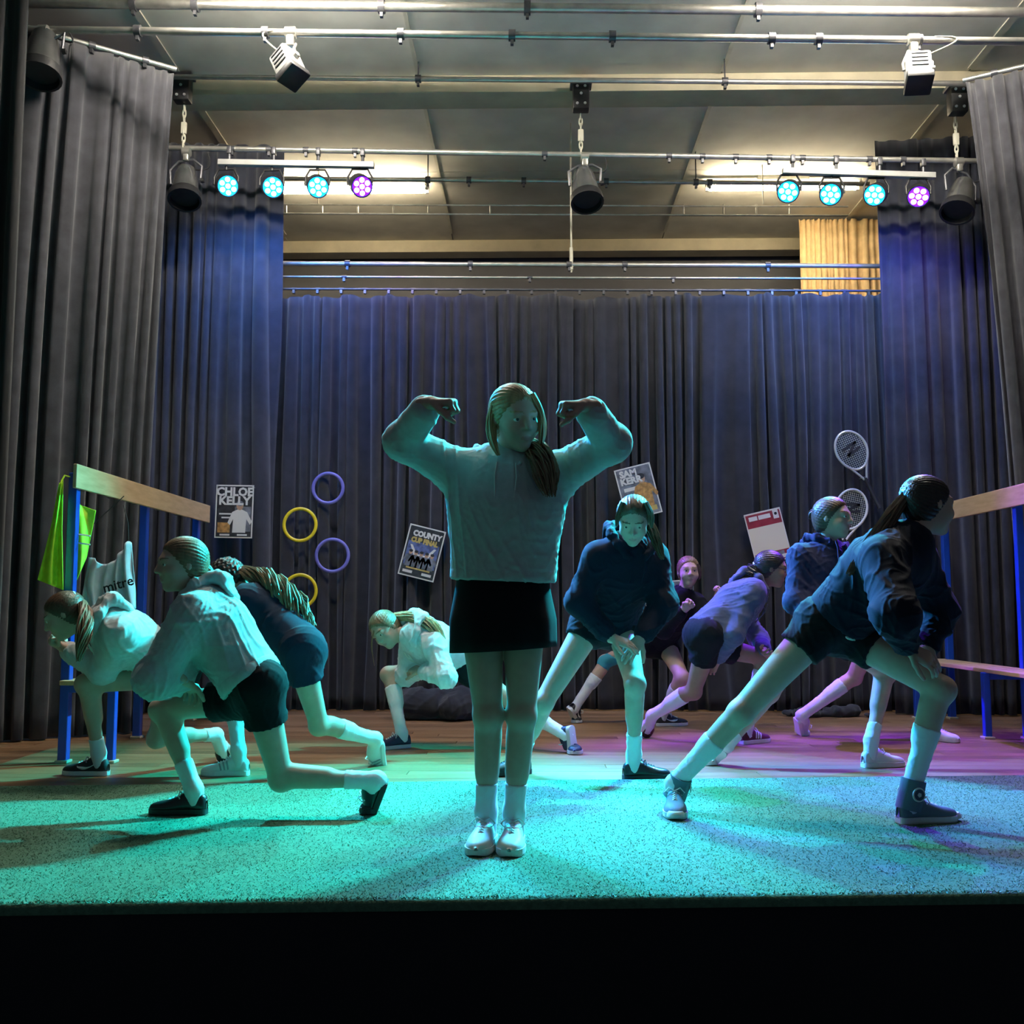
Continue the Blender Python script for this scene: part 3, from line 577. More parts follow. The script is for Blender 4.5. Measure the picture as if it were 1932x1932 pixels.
def figure(t, x, y, s, shirt, hair, arms=True):
    patch(t, x, y, 0, 0, shirt, 'printed_figure', 0.0034, [(-.055 * s, -.11 * s), (.05 * s, -.11 * s), (.055 * s, .0), (.085 * s, -.045 * s), (.10 * s, -.02 * s), (.06 * s, .055 * s), (.02 * s, .075 * s), (-.02 * s, .075 * s), (-.06 * s, .055 * s), (-.095 * s, -.03 * s), (-.075 * s, -.05 * s), (-.05 * s, .0)])
    patch(t, x, y + .105 * s, 0, 0, M_pskin, 'printed_figure', 0.0036, circ(.028 * s, sy=1.25)); patch(t, x, y + .125 * s, 0, 0, hair, 'printed_figure', 0.0040, circ(.029 * s, sy=.75))
t = poster(442, 965, 7.98, -1.0, 'upright white-bordered player poster at the end of the left coat board')
patch(t, 0, 0, 0.282, 0.405, M_pdark, z=0.002); patch(t, 0.07, -0.06, 0.13, 0.2, M_pgrey, z=0.0026); patch(t, -0.08, -0.13, 0.10, 0.08, M_porange, z=0.0027); patch(t, -0.06, -0.02, 0.12, 0.012, M_paper, z=0.0028); patch(t, -0.05, -0.05, 0.10, 0.012, M_paper, z=0.0028)
tx(t, 'CHLOE', 0, 0.155, 0.092, M_paper, 0.98); tx(t, 'KELLY', 0, 0.083, 0.092, M_paper, 1.0); figure(t, 0.045, -0.06, 1.0, M_paper, M_pgrey)
patch(t, -0.07, -0.188, 0.08, 0.014, M_paper, z=0.003); patch(t, 0.07, -0.188, 0.08, 0.014, M_paper, z=0.003)
t = poster(796, 1043, YB, -14, 'tilted cup final poster left of the standing person')
patch(t, 0, 0, 0.282, 0.405, M_pdark, z=0.002); patch(t, 0, -0.02, 0.26, 0.2, M_pblue, z=0.0026); tx(t, 'COUNTY', 0.01, 0.145, 0.062, M_paper, 0.9); tx(t, 'CUP FINAL', 0.0, 0.09, 0.056, M_pgold, 0.82)
patch(t, 0, 0.0, 0, 0, M_paper, 'printed_panel', 0.003, [(-.11, .05), (-.09, .05), (-.04, -.02), (.04, -.02), (.09, .05), (.11, .05), (.06, -.04), (-.06, -.04)])
for x in (-.09, -.045, 0, .045, .09): figure(t, x, -0.07, 0.55, M_pgrey, M_pdark)
patch(t, -0.08, -0.172, 0.08, 0.022, M_paper, z=0.003); patch(t, 0.08, -0.172, 0.08, 0.022, M_paper, z=0.003); patch(t, 0, -0.14, 0.2, 0.012, M_pgold, z=0.003)
t = poster(1204, 927, YB, 14, 'tilted player poster above the head of the navy-hooded person')
patch(t, 0, 0, 0.282, 0.405, M_pgrey, z=0.002); tx(t, 'SAM', -0.045, 0.16, 0.075, M_paper, 1.0); tx(t, 'KERR', -0.035, 0.098, 0.075, M_paper, 1.0); figure(t, 0.05, -0.02, 1.1, M_porange, M_pdark); patch(t, -0.06, 0.03, 0.1, 0.03, M_paper, z=0.003); patch(t, 0.05, -0.16, 0.14, 0.04, M_pgold, z=0.003)
t = poster(1449, 1012, YB, 13, 'tilted cream poster with crimson heading between the right-hand people')
patch(t, 0, 0, 0.285, 0.408, M_pcream, z=0.002); patch(t, 0, 0.145, 0.285, 0.11, M_pred, z=0.0026); patch(t, -0.085, 0.165, 0.07, 0.035, M_paper, z=0.003); patch(t, 0.01, 0.165, 0.10, 0.035, M_paper, z=0.003); patch(t, 0.105, 0.165, 0.045, 0.07, M_paper, z=0.0032); patch(t, 0.105, 0.17, 0, 0, M_pdark, 'printed_panel', 0.004, circ(.012)); patch(t, 0, -0.165, 0.285, 0.075, M_pred, z=0.0026); patch(t, 0.05, -0.16, 0.1, 0.05, M_pgrey, z=0.003); patch(t, 0.1, -0.18, 0.05, 0.03, M_paper, z=0.0032)
t = poster(1254, 1146, YB, 4, 'mostly hidden poster behind the crouching person at the back'); patch(t, 0, 0, 0.285, 0.408, M_pgrey, z=0.002); patch(t, 0.08, -0.17, 0.1, 0.05, M_pgold, z=0.003)

def racket(px, py, ang, label, M_fr):
    c = at(px, py, YB); t = thing('tennis_racket', c, label, 'racket', 'tennis rackets on the backdrop'); R = Matrix.Rotation(ang, 3, 'Y')
    def q(x, z, y=0.0): return tuple(R @ Vector((x, y, z)))
    head = [(0.128 * math.cos(a) * (1 - 0.10 * max(0, -math.sin(a))), 0.165 * math.sin(a)) for a in [2 * math.pi * i / 40 for i in range(40)]]
    b = MB(); b.tube([q(*p) for p in head], 0.0105, 8, closed=True); b.build('frame', M_fr, t, True)
    b = MB(); b.tube([q(-0.075, -0.13), q(-0.035, -0.205), q(-0.010, -0.26)], 0.0095, 8); b.tube([q(0.075, -0.13), q(0.035, -0.205), q(0.010, -0.26)], 0.0095, 8); b.build('throat', M_fr, t, True)
    b = MB(); b.tube([q(0, -0.25), q(0, -0.31), q(0, -0.515), q(0, -0.52)], [0.016, 0.015, 0.017, 0.019], 10); b.build('handle', M_rubber, t, True)
    b = MB()
    for i in range(-7, 8):
        x = i * 0.0165; h = 0.158 * math.sqrt(max(0, 1 - (x / 0.124) ** 2)); b.tube([q(x, -h), q(x, h)], 0.0013, 4)
    for i in range(-9, 10):
        z = i * 0.0165; wd = 0.122 * math.sqrt(max(0, 1 - (z / 0.16) ** 2)); b.tube([q(-wd, z), q(wd, z)], 0.0013, 4)
    b.build('strings', mat('pale_string', (0.55, 0.55, 0.42), 0.5), t); st = mat('string_stencil', (0.02, 0.02, 0.02), 0.6)
    b = MB()
    for p0, p1 in (((-.075, .03), (.06, .055)), ((.06, .055), (-.05, -.03)), ((-.05, -.03), (.075, .0))): b.bar(q(*p0, -0.003), q(*p1, -0.003), 0.022, 0.0016, up=(0, 1, 0))
    b.build('emblem', st, t)
    for z in (-0.24, 0.17): b = MB(); b.lathe(q(0, z), (0, 1, 0), [(0, .003), (0.13, .002)], 6); b.build('hanging_pin', M_steel, t)
    return t
M_fr1 = mat('silver_racket_frame', (0.62, 0.62, 0.56), 0.3, 0.3); M_fr2 = mat('white_racket_frame', (0.72, 0.70, 0.66), 0.35)
racket(1607, 850, math.radians(-24), 'upper racket pinned to the backdrop with handle slanting right', M_fr1)
racket(1606, 961, math.radians(14), 'lower racket pinned to the backdrop behind the violet-lit head', M_fr2)
J={}
J['p5']=dict(pel=(-0.1,3.653,0.894),neck=(-0.081,3.641,1.384),head=(-0.052,3.548,1.519),hipL=(-0.019,3.64,0.856),hipR=(-0.18,3.64,0.856),kneL=(-0.031,3.64,0.465),kneR=(-0.15,3.64,0.464),shL=(0.09,3.669,1.323),shR=(-0.254,3.673,1.337),elL=(0.286,3.516,1.425),elR=(-0.446,3.523,1.436),wrL=(0.192,3.316,1.517),wrR=(-0.338,3.332,1.53),ankL=(-0.058,3.66,0.125),ankR=(-0.158,3.67,0.126),tipL=(-0.064,3.573,0.015),tipR=(-0.17,3.579,0.015))
J['p10']=dict(pel=(1.269,4.22,0.791),neck=(1.513,4.002,1.115),head=(1.597,4.045,1.252),hipL=(1.343,4.262,0.734),hipR=(1.199,4.171,0.781),kneL=(1.606,4.018,0.53),kneR=(0.853,4.163,0.422),shR=(1.377,3.894,1.047),shL=(1.595,4.158,1.059),elR=(1.342,3.741,0.821),elL=(1.711,4.285,0.839),wrR=(1.445,3.916,0.694),wrL=(1.609,4.141,0.679),ankL=(1.486,4.05,0.134),ankR=(0.595,4.27,0.118),tipL=(1.688,4.101,0.015),tipR=(0.575,4.09,0.015))
J['p2']=dict(pel=(-1.116,4.087,0.542),neck=(-1.362,4.113,0.887),head=(-1.41,4.05,1.019),hipL=(-1.08,4.019,0.546),hipR=(-1.151,4.154,0.485),kneL=(-1.007,4.131,0.162),kneR=(-1.535,4.231,0.425),shL=(-1.347,3.955,0.835),shR=(-1.331,4.272,0.822),elL=(-1.457,3.931,0.573),elR=(-1.469,4.181,0.595),wrL=(-1.44,4.149,0.537),wrR=(-1.368,3.989,0.559),ankL=(-0.618,4.14,0.153),ankR=(-1.368,4.16,0.11),tipL=(-0.688,4.161,0.015),tipR=(-1.515,4.167,0.015))
J['p1']=dict(pel=(-1.809,5.131,0.553),neck=(-2.117,4.931,0.785),head=(-2.272,4.901,0.806),hipL=(-1.771,5.058,0.496),hipR=(-1.854,5.201,0.509),kneL=(-1.912,5.21,0.182),kneR=(-2.218,5.052,0.468),shL=(-1.979,4.832,0.73),shR=(-2.144,5.108,0.749),elL=(-2.106,4.972,0.536),elR=(-2.233,5.218,0.531),wrL=(-2.302,5.018,0.637),wrR=(-2.346,5.066,0.646),ankL=(-1.697,5.5,0.163),ankR=(-2.193,5.17,0.113),tipL=(-1.72,5.705,0.015),tipR=(-2.353,5.184,0.015))
J['p3']=dict(pel=(-1.163,5.134,0.644),neck=(-1.471,5.308,0.903),head=(-1.604,5.312,0.987),hipL=(-1.165,5.064,0.654),hipR=(-1.18,5.194,0.549),kneL=(-1.078,5.2,0.25),kneR=(-1.571,5.325,0.448),shL=(-1.467,5.15,0.903),shR=(-1.384,5.448,0.801),elL=(-1.507,5.225,0.605),elR=(-1.585,5.395,0.611),wrL=(-1.632,5.33,0.448),wrR=(-1.592,5.226,0.461),ankL=(-0.827,5.45,0.149),ankR=(-1.482,5.18,0.126),tipL=(-0.86,5.527,0.015),tipR=(-1.614,5.181,0.015))
J['p4']=dict(pel=(-0.394,6.275,0.54),neck=(-0.712,6.039,0.689),head=(-0.867,6.056,0.714),hipL=(-0.377,6.199,0.469),hipR=(-0.469,6.334,0.489),kneL=(-0.072,6.188,0.242),kneR=(-0.88,6.328,0.432),shL=(-0.579,5.937,0.633),shR=(-0.75,6.201,0.687),elL=(-0.482,5.837,0.447),elR=(-0.771,6.278,0.426),wrL=(-0.642,5.991,0.473),wrR=(-0.638,6.106,0.473),ankL=(0.216,6,0.099),ankR=(-0.778,6.18,0.087),tipL=(0.254,5.904,0.015),tipR=(-0.825,6.151,0.015))
J['p6']=dict(pel=(0.391,5.163,0.777),neck=(0.493,4.926,1.167),head=(0.493,4.796,1.26),hipL=(0.469,5.191,0.735),hipR=(0.303,5.159,0.758),kneL=(0.503,4.903,0.482),kneR=(0.067,5.052,0.38),shL=(0.626,5.03,1.119),shR=(0.33,4.886,1.109),elL=(0.655,4.974,0.863),elR=(0.235,4.879,0.875),wrL=(0.528,4.874,0.698),wrR=(0.383,4.834,0.704),ankL=(0.512,5.08,0.122),ankR=(-0.051,5.25,0.08),tipL=(0.619,5.108,0.015),tipR=(-0.069,5.241,0.015))
J['p7']=dict(pel=(0.911,7.355,0.61),neck=(1.077,7.102,0.942),head=(1.108,7.073,1.094),hipL=(0.982,7.393,0.576),hipR=(0.84,7.317,0.59),kneL=(1.06,7.099,0.362),kneR=(0.555,7.521,0.448),shL=(1.19,7.215,0.89),shR=(0.936,7.031,0.876),elL=(1.23,7.033,0.686),elR=(0.899,6.849,0.697),wrL=(1.284,6.985,0.897),wrR=(1.019,6.728,0.833),ankL=(0.957,7.35,0.104),ankR=(0.321,7.5,0.106),tipL=(1.065,7.374,0.015),tipR=(0.363,7.496,0.015))
J['p8']=dict(pel=(1.077,6.269,0.697),neck=(1.418,6.387,0.96),head=(1.519,6.367,1.086),hipL=(1.09,6.342,0.62),hipR=(1.094,6.187,0.684),kneL=(1.496,6.466,0.526),kneR=(1.018,6.385,0.326),shR=(1.389,6.226,0.954),shL=(1.358,6.536,0.856),elR=(1.228,6.149,0.681),elL=(1.481,6.595,0.645),wrR=(1.149,6.289,0.521),wrL=(1.464,6.381,0.576),ankL=(1.357,6.42,0.108),ankR=(0.784,6.6,0.153),tipL=(1.52,6.535,0.015),tipR=(0.746,6.735,0.015))
J['p9']=dict(pel=(1.575,5.458,0.757),neck=(1.647,5.611,1.187),head=(1.666,5.544,1.334),hipL=(1.656,5.482,0.695),hipR=(1.498,5.429,0.74),kneL=(1.955,5.626,0.488),kneR=(1.3,5.565,0.383),shR=(1.486,5.554,1.157),shL=(1.796,5.645,1.073),elR=(1.421,5.451,0.878),elL=(1.849,5.546,0.893),wrR=(1.512,5.287,0.74),wrL=(1.846,5.386,0.725),ankL=(1.82,5.5,0.143),ankR=(1.047,5.5,0.108),tipL=(1.96,5.54,0.015),tipR=(0.982,5.523,0.015))
J['p11']=dict(pel=(2.186,6.475,0.699),neck=(2.445,6.65,1.023),head=(2.506,6.529,1.105),hipL=(2.221,6.529,0.61),hipR=(2.169,6.41,0.716),kneL=(2.561,6.588,0.453),kneR=(2.119,6.696,0.391),shR=(2.411,6.499,1.043),shL=(2.431,6.778,0.876),elR=(2.298,6.413,0.717),elL=(2.606,6.828,0.726),wrR=(2.448,6.517,0.581),wrL=(2.546,6.66,0.585),ankL=(2.58,6.62,0.094),ankR=(1.777,6.73,0.141),tipL=(2.625,6.555,0.015),tipR=(1.851,6.81,0.015))

# ---------------------------------------------------------------- people
def skin(name, c): return mat('skin_' + name, c, 0.55, var=0.06, vscale=25, bump=0.05, bscale=300, spec=0.4)
SK = {'fair': skin('fair', (0.50, 0.33, 0.25)), 'brown': skin('brown', (0.30, 0.17, 0.11)), 'tan': skin('tan', (0.48, 0.30, 0.22))}
LIP = mat('lips', (0.46, 0.22, 0.19), 0.45); EYEW = mat('eye_white', (0.75, 0.74, 0.72), 0.3); EYED = mat('eye_iris', (0.05, 0.04, 0.03), 0.2)
def clothm(name, c, s=0.15): return mat('cloth_' + name, c, 0.85, var=0.08, vscale=40, bump=0.15, bscale=350, sheen=s, spec=0.2)
def hairm(name, c): return mat('hair_' + name, c, 0.42, var=0.3, vscale=60, stretch=(1, 1, 0.3), bump=0.3, bscale=180)
HAIR = {'blonde': hairm('blonde', (0.38, 0.25, 0.12)), 'brown': hairm('brown', (0.10, 0.055, 0.03)), 'dark': hairm('dark', (0.025, 0.017, 0.014)), 'light': hairm('light', (0.19, 0.115, 0.06)), 'sandy': hairm('sandy', (0.55, 0.42, 0.24))}
M_sock = mat('white_rib_sock', (0.72, 0.73, 0.74), 0.85, bump=0.25, bscale=500, spec=0.2)

def hand_groups(wr, d, pn, side, k, curl=0.6, thumb=0.5, spread=0.12):
    """palm fan, four separate fingers with three bends, thumb leaving the side of the palm"""
    d = nrm(d); pn = np.asarray(pn, float); pn = nrm(pn - d * (pn @ d)); lat = np.cross(d, pn) * (1 if side == 'R' else -1)   # towards the little finger... flipped below
    lat = -lat                                       # lat points to the thumb side
    P = []; wr = np.asarray(wr, float)
    P.append(cap(wr - d * 0.03 * k, wr + d * 0.012 * k, 0.023 * k, 0.022 * k, 0.012))
    kn = []
    for i, (o, f) in enumerate(((0.029, 0.082), (0.010, 0.087), (-0.009, 0.084), (-0.027, 0.076))):
        q = wr + d * f * k + lat * o * k; kn.append(q)
        P.append(cap(wr + d * 0.01 * k + lat * o * 0.5 * k, q, 0.0145 * k, 0.0125 * k, 0.014))
    G = [(P, [], 0.0)]
    for i, (L, r) in enumerate(((0.066, 0.0085), (0.074, 0.0088), (0.069, 0.0085), (0.054, 0.0075))):
        a = 0.0; p = kn[i]; dd = nrm(d + lat * spread * (0.9, 0.25, -0.35, -1.0)[i]); F_ = []
        for j, (fr, ca) in enumerate(((0.45, 0.75), (0.31, 1.05), (0.24, 0.75))):
            a += curl * ca * (1, 1.03, 1.06, 1.1)[i]; v = dd * math.cos(a) + pn * math.sin(a); q = p + v * L * fr * k
            F_.append(cap(p, q, r * k * (1, 0.94, 0.86)[j], r * k * (0.94, 0.86, 0.78)[j], 0.004)); p = q
        G.append((F_, [], 0.005))
    p = wr + d * 0.022 * k + lat * 0.020 * k; v1 = nrm(lat * (0.95 - 0.5 * thumb) + d * 0.75 + pn * (0.15 + 0.5 * thumb)); q = p + v1 * 0.045 * k
    v2 = nrm(v1 - lat * 0.55 * thumb + d * 0.25 + pn * 0.35 * thumb); s = q + v2 * 0.032 * k; v3 = nrm(v2 - lat * 0.45 * thumb + d * 0.1); u = s + v3 * 0.026 * k
    G.append(([cap(p, q, 0.0135 * k, 0.0105 * k, 0.006), cap(q, s, 0.0105 * k, 0.0095 * k, 0.006), cap(s, u, 0.0095 * k, 0.008 * k, 0.006)], [], 0.008))
    return G

def leg_prims(hip, kne, ank, k, back, inf=0.0, kk=0.03):
    hip, kne, ank = map(np.asarray, (hip, kne, ank)); sd = nrm(ank - kne); td = nrm(kne - hip)
    b = (hip - kne) - sd * ((hip - kne) @ sd); b = nrm(b) if np.linalg.norm(b) > 0.10 else nrm(back - sd * (back @ sd))
    P = [cap(hip, kne, 0.079 * k + inf, 0.048 * k + inf, kk), cap(kne, ank, 0.043 * k + inf, 0.031 * k + inf, kk)]
    P.append(cap(kne + sd * 0.07 * k + b * 0.018 * k, kne + sd * 0.19 * k + b * 0.013 * k, 0.043 * k + inf, 0.036 * k + inf, 0.03))
    P.append(ell(kne - b * 0.012 * k, np.array([1, 1, 1]) * (0.044 * k + inf), None, 0.025))
    return P

W_ST = [(0, .012), (.015, .022), (.05, .029), (.12, .033), (.30, .031), (.48, .036), (.66, .045), (.80, .044), (.90, .036), (.96, .025), (.99, .014), (1, .006)]
H_ST = [(0, .040), (.03, .058), (.10, .070), (.20, .074), (.30, .076), (.38, .072), (.48, .058), (.60, .046), (.72, .037), (.86, .031), (.95, .023), (1, .010)]
def shoe(t, base, heel, ball, toe, upv, k, mu, ms, ml, name='shoe', lab=None, high=None, deco=None, lace=True):
    heel, ball, toe = map(lambda a: np.asarray(a, float), (heel, ball, toe)); L1 = np.linalg.norm(ball - heel); L2 = np.linalg.norm(toe - ball); Lt = L1 + L2; sb = L1 / Lt
    d1 = nrm(ball - heel); d2 = nrm(toe - ball); u1 = nrm(upv - d1 * (upv @ d1)); u2 = np.array([0, 0, 1.0]); u2 = nrm(u2 - d2 * (u2 @ d2))
    def frame(s):
        p = heel + d1 * min(s, sb) * Lt + (d2 * (s - sb) * Lt if s > sb else 0); a = np.clip((s - sb + 0.10) / 0.20, 0, 1); u = nrm(u1 * (1 - a) + u2 * a); d = nrm(d1 * (1 - a) + d2 * a); return p, nrm(np.cross(d, u)), u
    ss = [0, .01, .03, .06, .1, .15, .2, .25, .3, .36, .42, .48, .54, .6, .66, .72, .78, .84, .89, .93, .96, .985, 1.0]
    wi = lambda s: np.interp(s, *zip(*W_ST)) * k; hi = lambda s: np.interp(s, *zip(*H_ST)) * k; th = 0.024 * k
    V = []; n = 13
    for s in ss:
        p, x, u = frame(s); wd, h = wi(s), hi(s)
        for j in range(n):
            a = math.pi * j / (n - 1); ca, sa = math.cos(a), math.sin(a); V.append(p + u * th * 0.8 + x * wd * np.sign(ca) * abs(ca) ** 0.7 + u * h * sa ** 0.85)
    F_ = [(i * n + j, i * n + j + 1, (i + 1) * n + j + 1, (i + 1) * n + j) for i in range(len(ss) - 1) for j in range(n - 1)]; F_ += [tuple(i * n for i in range(len(ss))) , tuple(range(n)), tuple((len(ss) - 1) * n + j for j in range(n))[::-1]][1:]
    F_ += [(i * n, (i + 1) * n, (i + 1) * n + n - 1, i * n + n - 1) for i in range(len(ss) - 1)]
    me = mesh_np(name, np.array(V) - base, F_, mu, True); o = add_obj(name, me, t)
    if lab: o['label'] = lab
    V = []
    for s in ss:
        p, x, u = frame(s); wd = wi(s) + 0.004 * k; lift = 0.006 * k * max(0, (s - .9) / .1) ** 2
        for q in ((-wd * .93, lift), (-wd, .006 * k + lift), (-wd, th), (wd, th), (wd, .006 * k + lift), (wd * .93, lift)): V.append(p + x * q[0] + u * q[1])
    F_ = [(i * 6 + j, (i + 1) * 6 + j, (i + 1) * 6 + (j + 1) % 6, i * 6 + (j + 1) % 6) for i in range(len(ss) - 1) for j in range(6)] + [tuple(range(6)), tuple((len(ss) - 1) * 6 + j for j in range(6))[::-1]]
    me = mesh_np('sole', np.array(V) - base, F_, ms, False); so = add_obj('sole', me, o)
    if lace:
        b = MB()
        for i in range(4):
            s = .46 + .055 * i; p, x, u = frame(s); h = hi(s) + th * .8; wd = wi(s)
            p2, x2, u2_ = frame(s + .05); h2 = hi(s + .05) + th * .8
            b.tube([p - x * wd * .55 + u * h * .80, p * .5 + p2 * .5 + u * (h * .5 + h2 * .5 + .003), p2 + x2 * wd * .55 + u2_ * h2 * .80], 0.0032 * k, 5); b.tube([p + x * wd * .55 + u * h * .80, p * .5 + p2 * .5 + u * (h * .5 + h2 * .5 + .003), p2 - x2 * wd * .55 + u2_ * h2 * .80], 0.0032 * k, 5)
        p, x, u = frame(.44); h = hi(.44) + th * .8
        for sg in (-1, 1):
            c0 = p + u * (h + .002); b.tube([c0, c0 + x * sg * .022 * k + u * .012 * k, c0 + x * sg * .040 * k - u * .006 * k, c0 + x * sg * .028 * k - u * .018 * k, c0 + x * sg * .004], 0.0028 * k, 5); b.tube([c0, c0 + x * sg * .018 * k - u * .008 * k, c0 + x * sg * .03 * k - u * .035 * k], 0.0026 * k, 5)
        b.build('lace', ml, o, True, base)
    if high is not None:                              # high-top collar round the ankle
        p, x, u = frame(.18); b = MB(); c0 = p + u * 0.05 * k; c1 = high; pr = []
        b.tube([c0, c0 * .5 + c1 * .5, c1], [0.047 * k, 0.046 * k, 0.045 * k], 16); b.build('ankle_collar', mu, o, True, base)
        for sg in (-1, 1):
            b = MB(); q = c0 * .45 + c1 * .55 + x * sg * 0.046 * k; b.lathe(q, x * sg, [(0, .027 * k), (.004, .026 * k)], 18); b.build('round_patch', mat('cream_patch', (.62, .6, .52), .6), o, False, base)
            b = MB(); b.lathe(q + x * sg * .004, x * sg, [(0, .021 * k), (.0012, .021 * k)], 18); b.build('patch_ring', mat('dark_patch', (.03, .04, .06), .6), o, False, base)
            b = MB(); b.lathe(q + x * sg * .005, x * sg, [(0, .009 * k), (.0014, .009 * k)], 5); b.build('patch_emblem', mat('cream_patch', (.62, .6, .52), .6), o, False, base)
        b = MB(); p2, x2, u2_ = frame(.93); b.lathe(p2 + u2_ * (th * .5), u2_, [(0, .035 * k), (.012 * k, .034 * k), (.02 * k, .026 * k)], 16); b.build('toe_cap', mat('cream_rubber', (.6, .6, .55), .5), o, True, base)
    if deco:
        kind, md = deco; b = MB()
        for sg in (-1, 1):
            if kind == 'stripes':
                for i in range(3):
                    s0 = .40 + .07 * i; pts = []
                    for q in (0, .35, .7, 1):
                        s = s0 + .05 * q; p, x, u = frame(s); a = .25 + .75 * q; a = math.radians(8 + 50 * q); pts.append(p + u * th * .8 + x * sg * (wi(s) + .0015) * math.cos(a) ** .7 + u * (hi(s) + .0015) * math.sin(a) ** .85)
                    b.tube(pts, 0.0048 * k, 5)
            else:                                     # curved tick
                pts = []; rr = []
                for q in np.linspace(0, 1, 9):
                    s = .60 - .42 * q; p, x, u = frame(s); a = math.radians(30 - 70 * q * (1 - q) * 1.2 + 12 * q); a = max(a, math.radians(6)); pts.append(p + u * th * .8 + x * sg * (wi(s) + .001) * math.cos(a) ** .7 + u * (hi(s) + .001) * math.sin(a) ** .85); rr.append(.0022 + .006 * math.exp(-((q - .25) / .22) ** 2))
                pts.insert(0, pts[0] * .6 + (pts[0] + (pts[1] - pts[0]) * -.5 + np.array([0, 0, .012])) * .4); rr.insert(0, .002); b.tube(pts, [r * k for r in rr], 5)
        b.build('side_mark', md, o, True, base)
    return o

def tube_strands(paths, r, seed, n, jitter, taper=True, curl=0.0, base=None):
    """bundle of hair strands along a guide path"""
    rs = np.random.RandomState(seed); b = MB(); G, R = paths; G = np.array(G, float); c = np.concatenate([[0], np.cumsum(np.linalg.norm(np.diff(G, axis=0), axis=1))]); m = 9; u = np.linspace(0, c[-1], m)
    C_ = np.stack([np.interp(u, c, G[:, i]) for i in range(3)], 1)
    for _ in range(2): C_[1:-1] = (C_[:-2] + 2 * C_[1:-1] + C_[2:]) / 4
    Rr = np.interp(u, np.linspace(0, c[-1], len(R)), R); T = np.gradient(C_, axis=0); T /= np.linalg.norm(T, axis=1, keepdims=True)
    ref = np.array([0.3, 0.9, 0.2]); X = np.cross(T, ref); X /= np.linalg.norm(X, axis=1, keepdims=True); Yv = np.cross(T, X)
    for i in range(n):
        a = rs.rand() * 6.283; q = math.sqrt(rs.rand()); end = 1 - 0.18 * rs.rand(); ph = rs.rand() * 6.28; pts = []; rad = []
        for j in range(m):
            t = j / (m - 1); jj = t * end * (m - 1); j0 = min(int(jj), m - 2); f_ = jj - j0; p = C_[j0] * (1 - f_) + C_[j0 + 1] * f_; R_ = np.interp(jj, np.arange(m), Rr)
            aa = a + jitter * math.sin(3 * t + ph) + curl * 9 * t; x = X[j0]; y_ = Yv[j0]; qq = q * (1 + 0.15 * math.sin(5 * t + ph)) * R_
            pts.append(p + qq * (math.cos(aa) * x + math.sin(aa) * y_)); rad.append(r * (1 - 0.55 * t * t if taper else 1))
        b.tube(pts, rad, 4 if curl == 0 else 5)
    return b

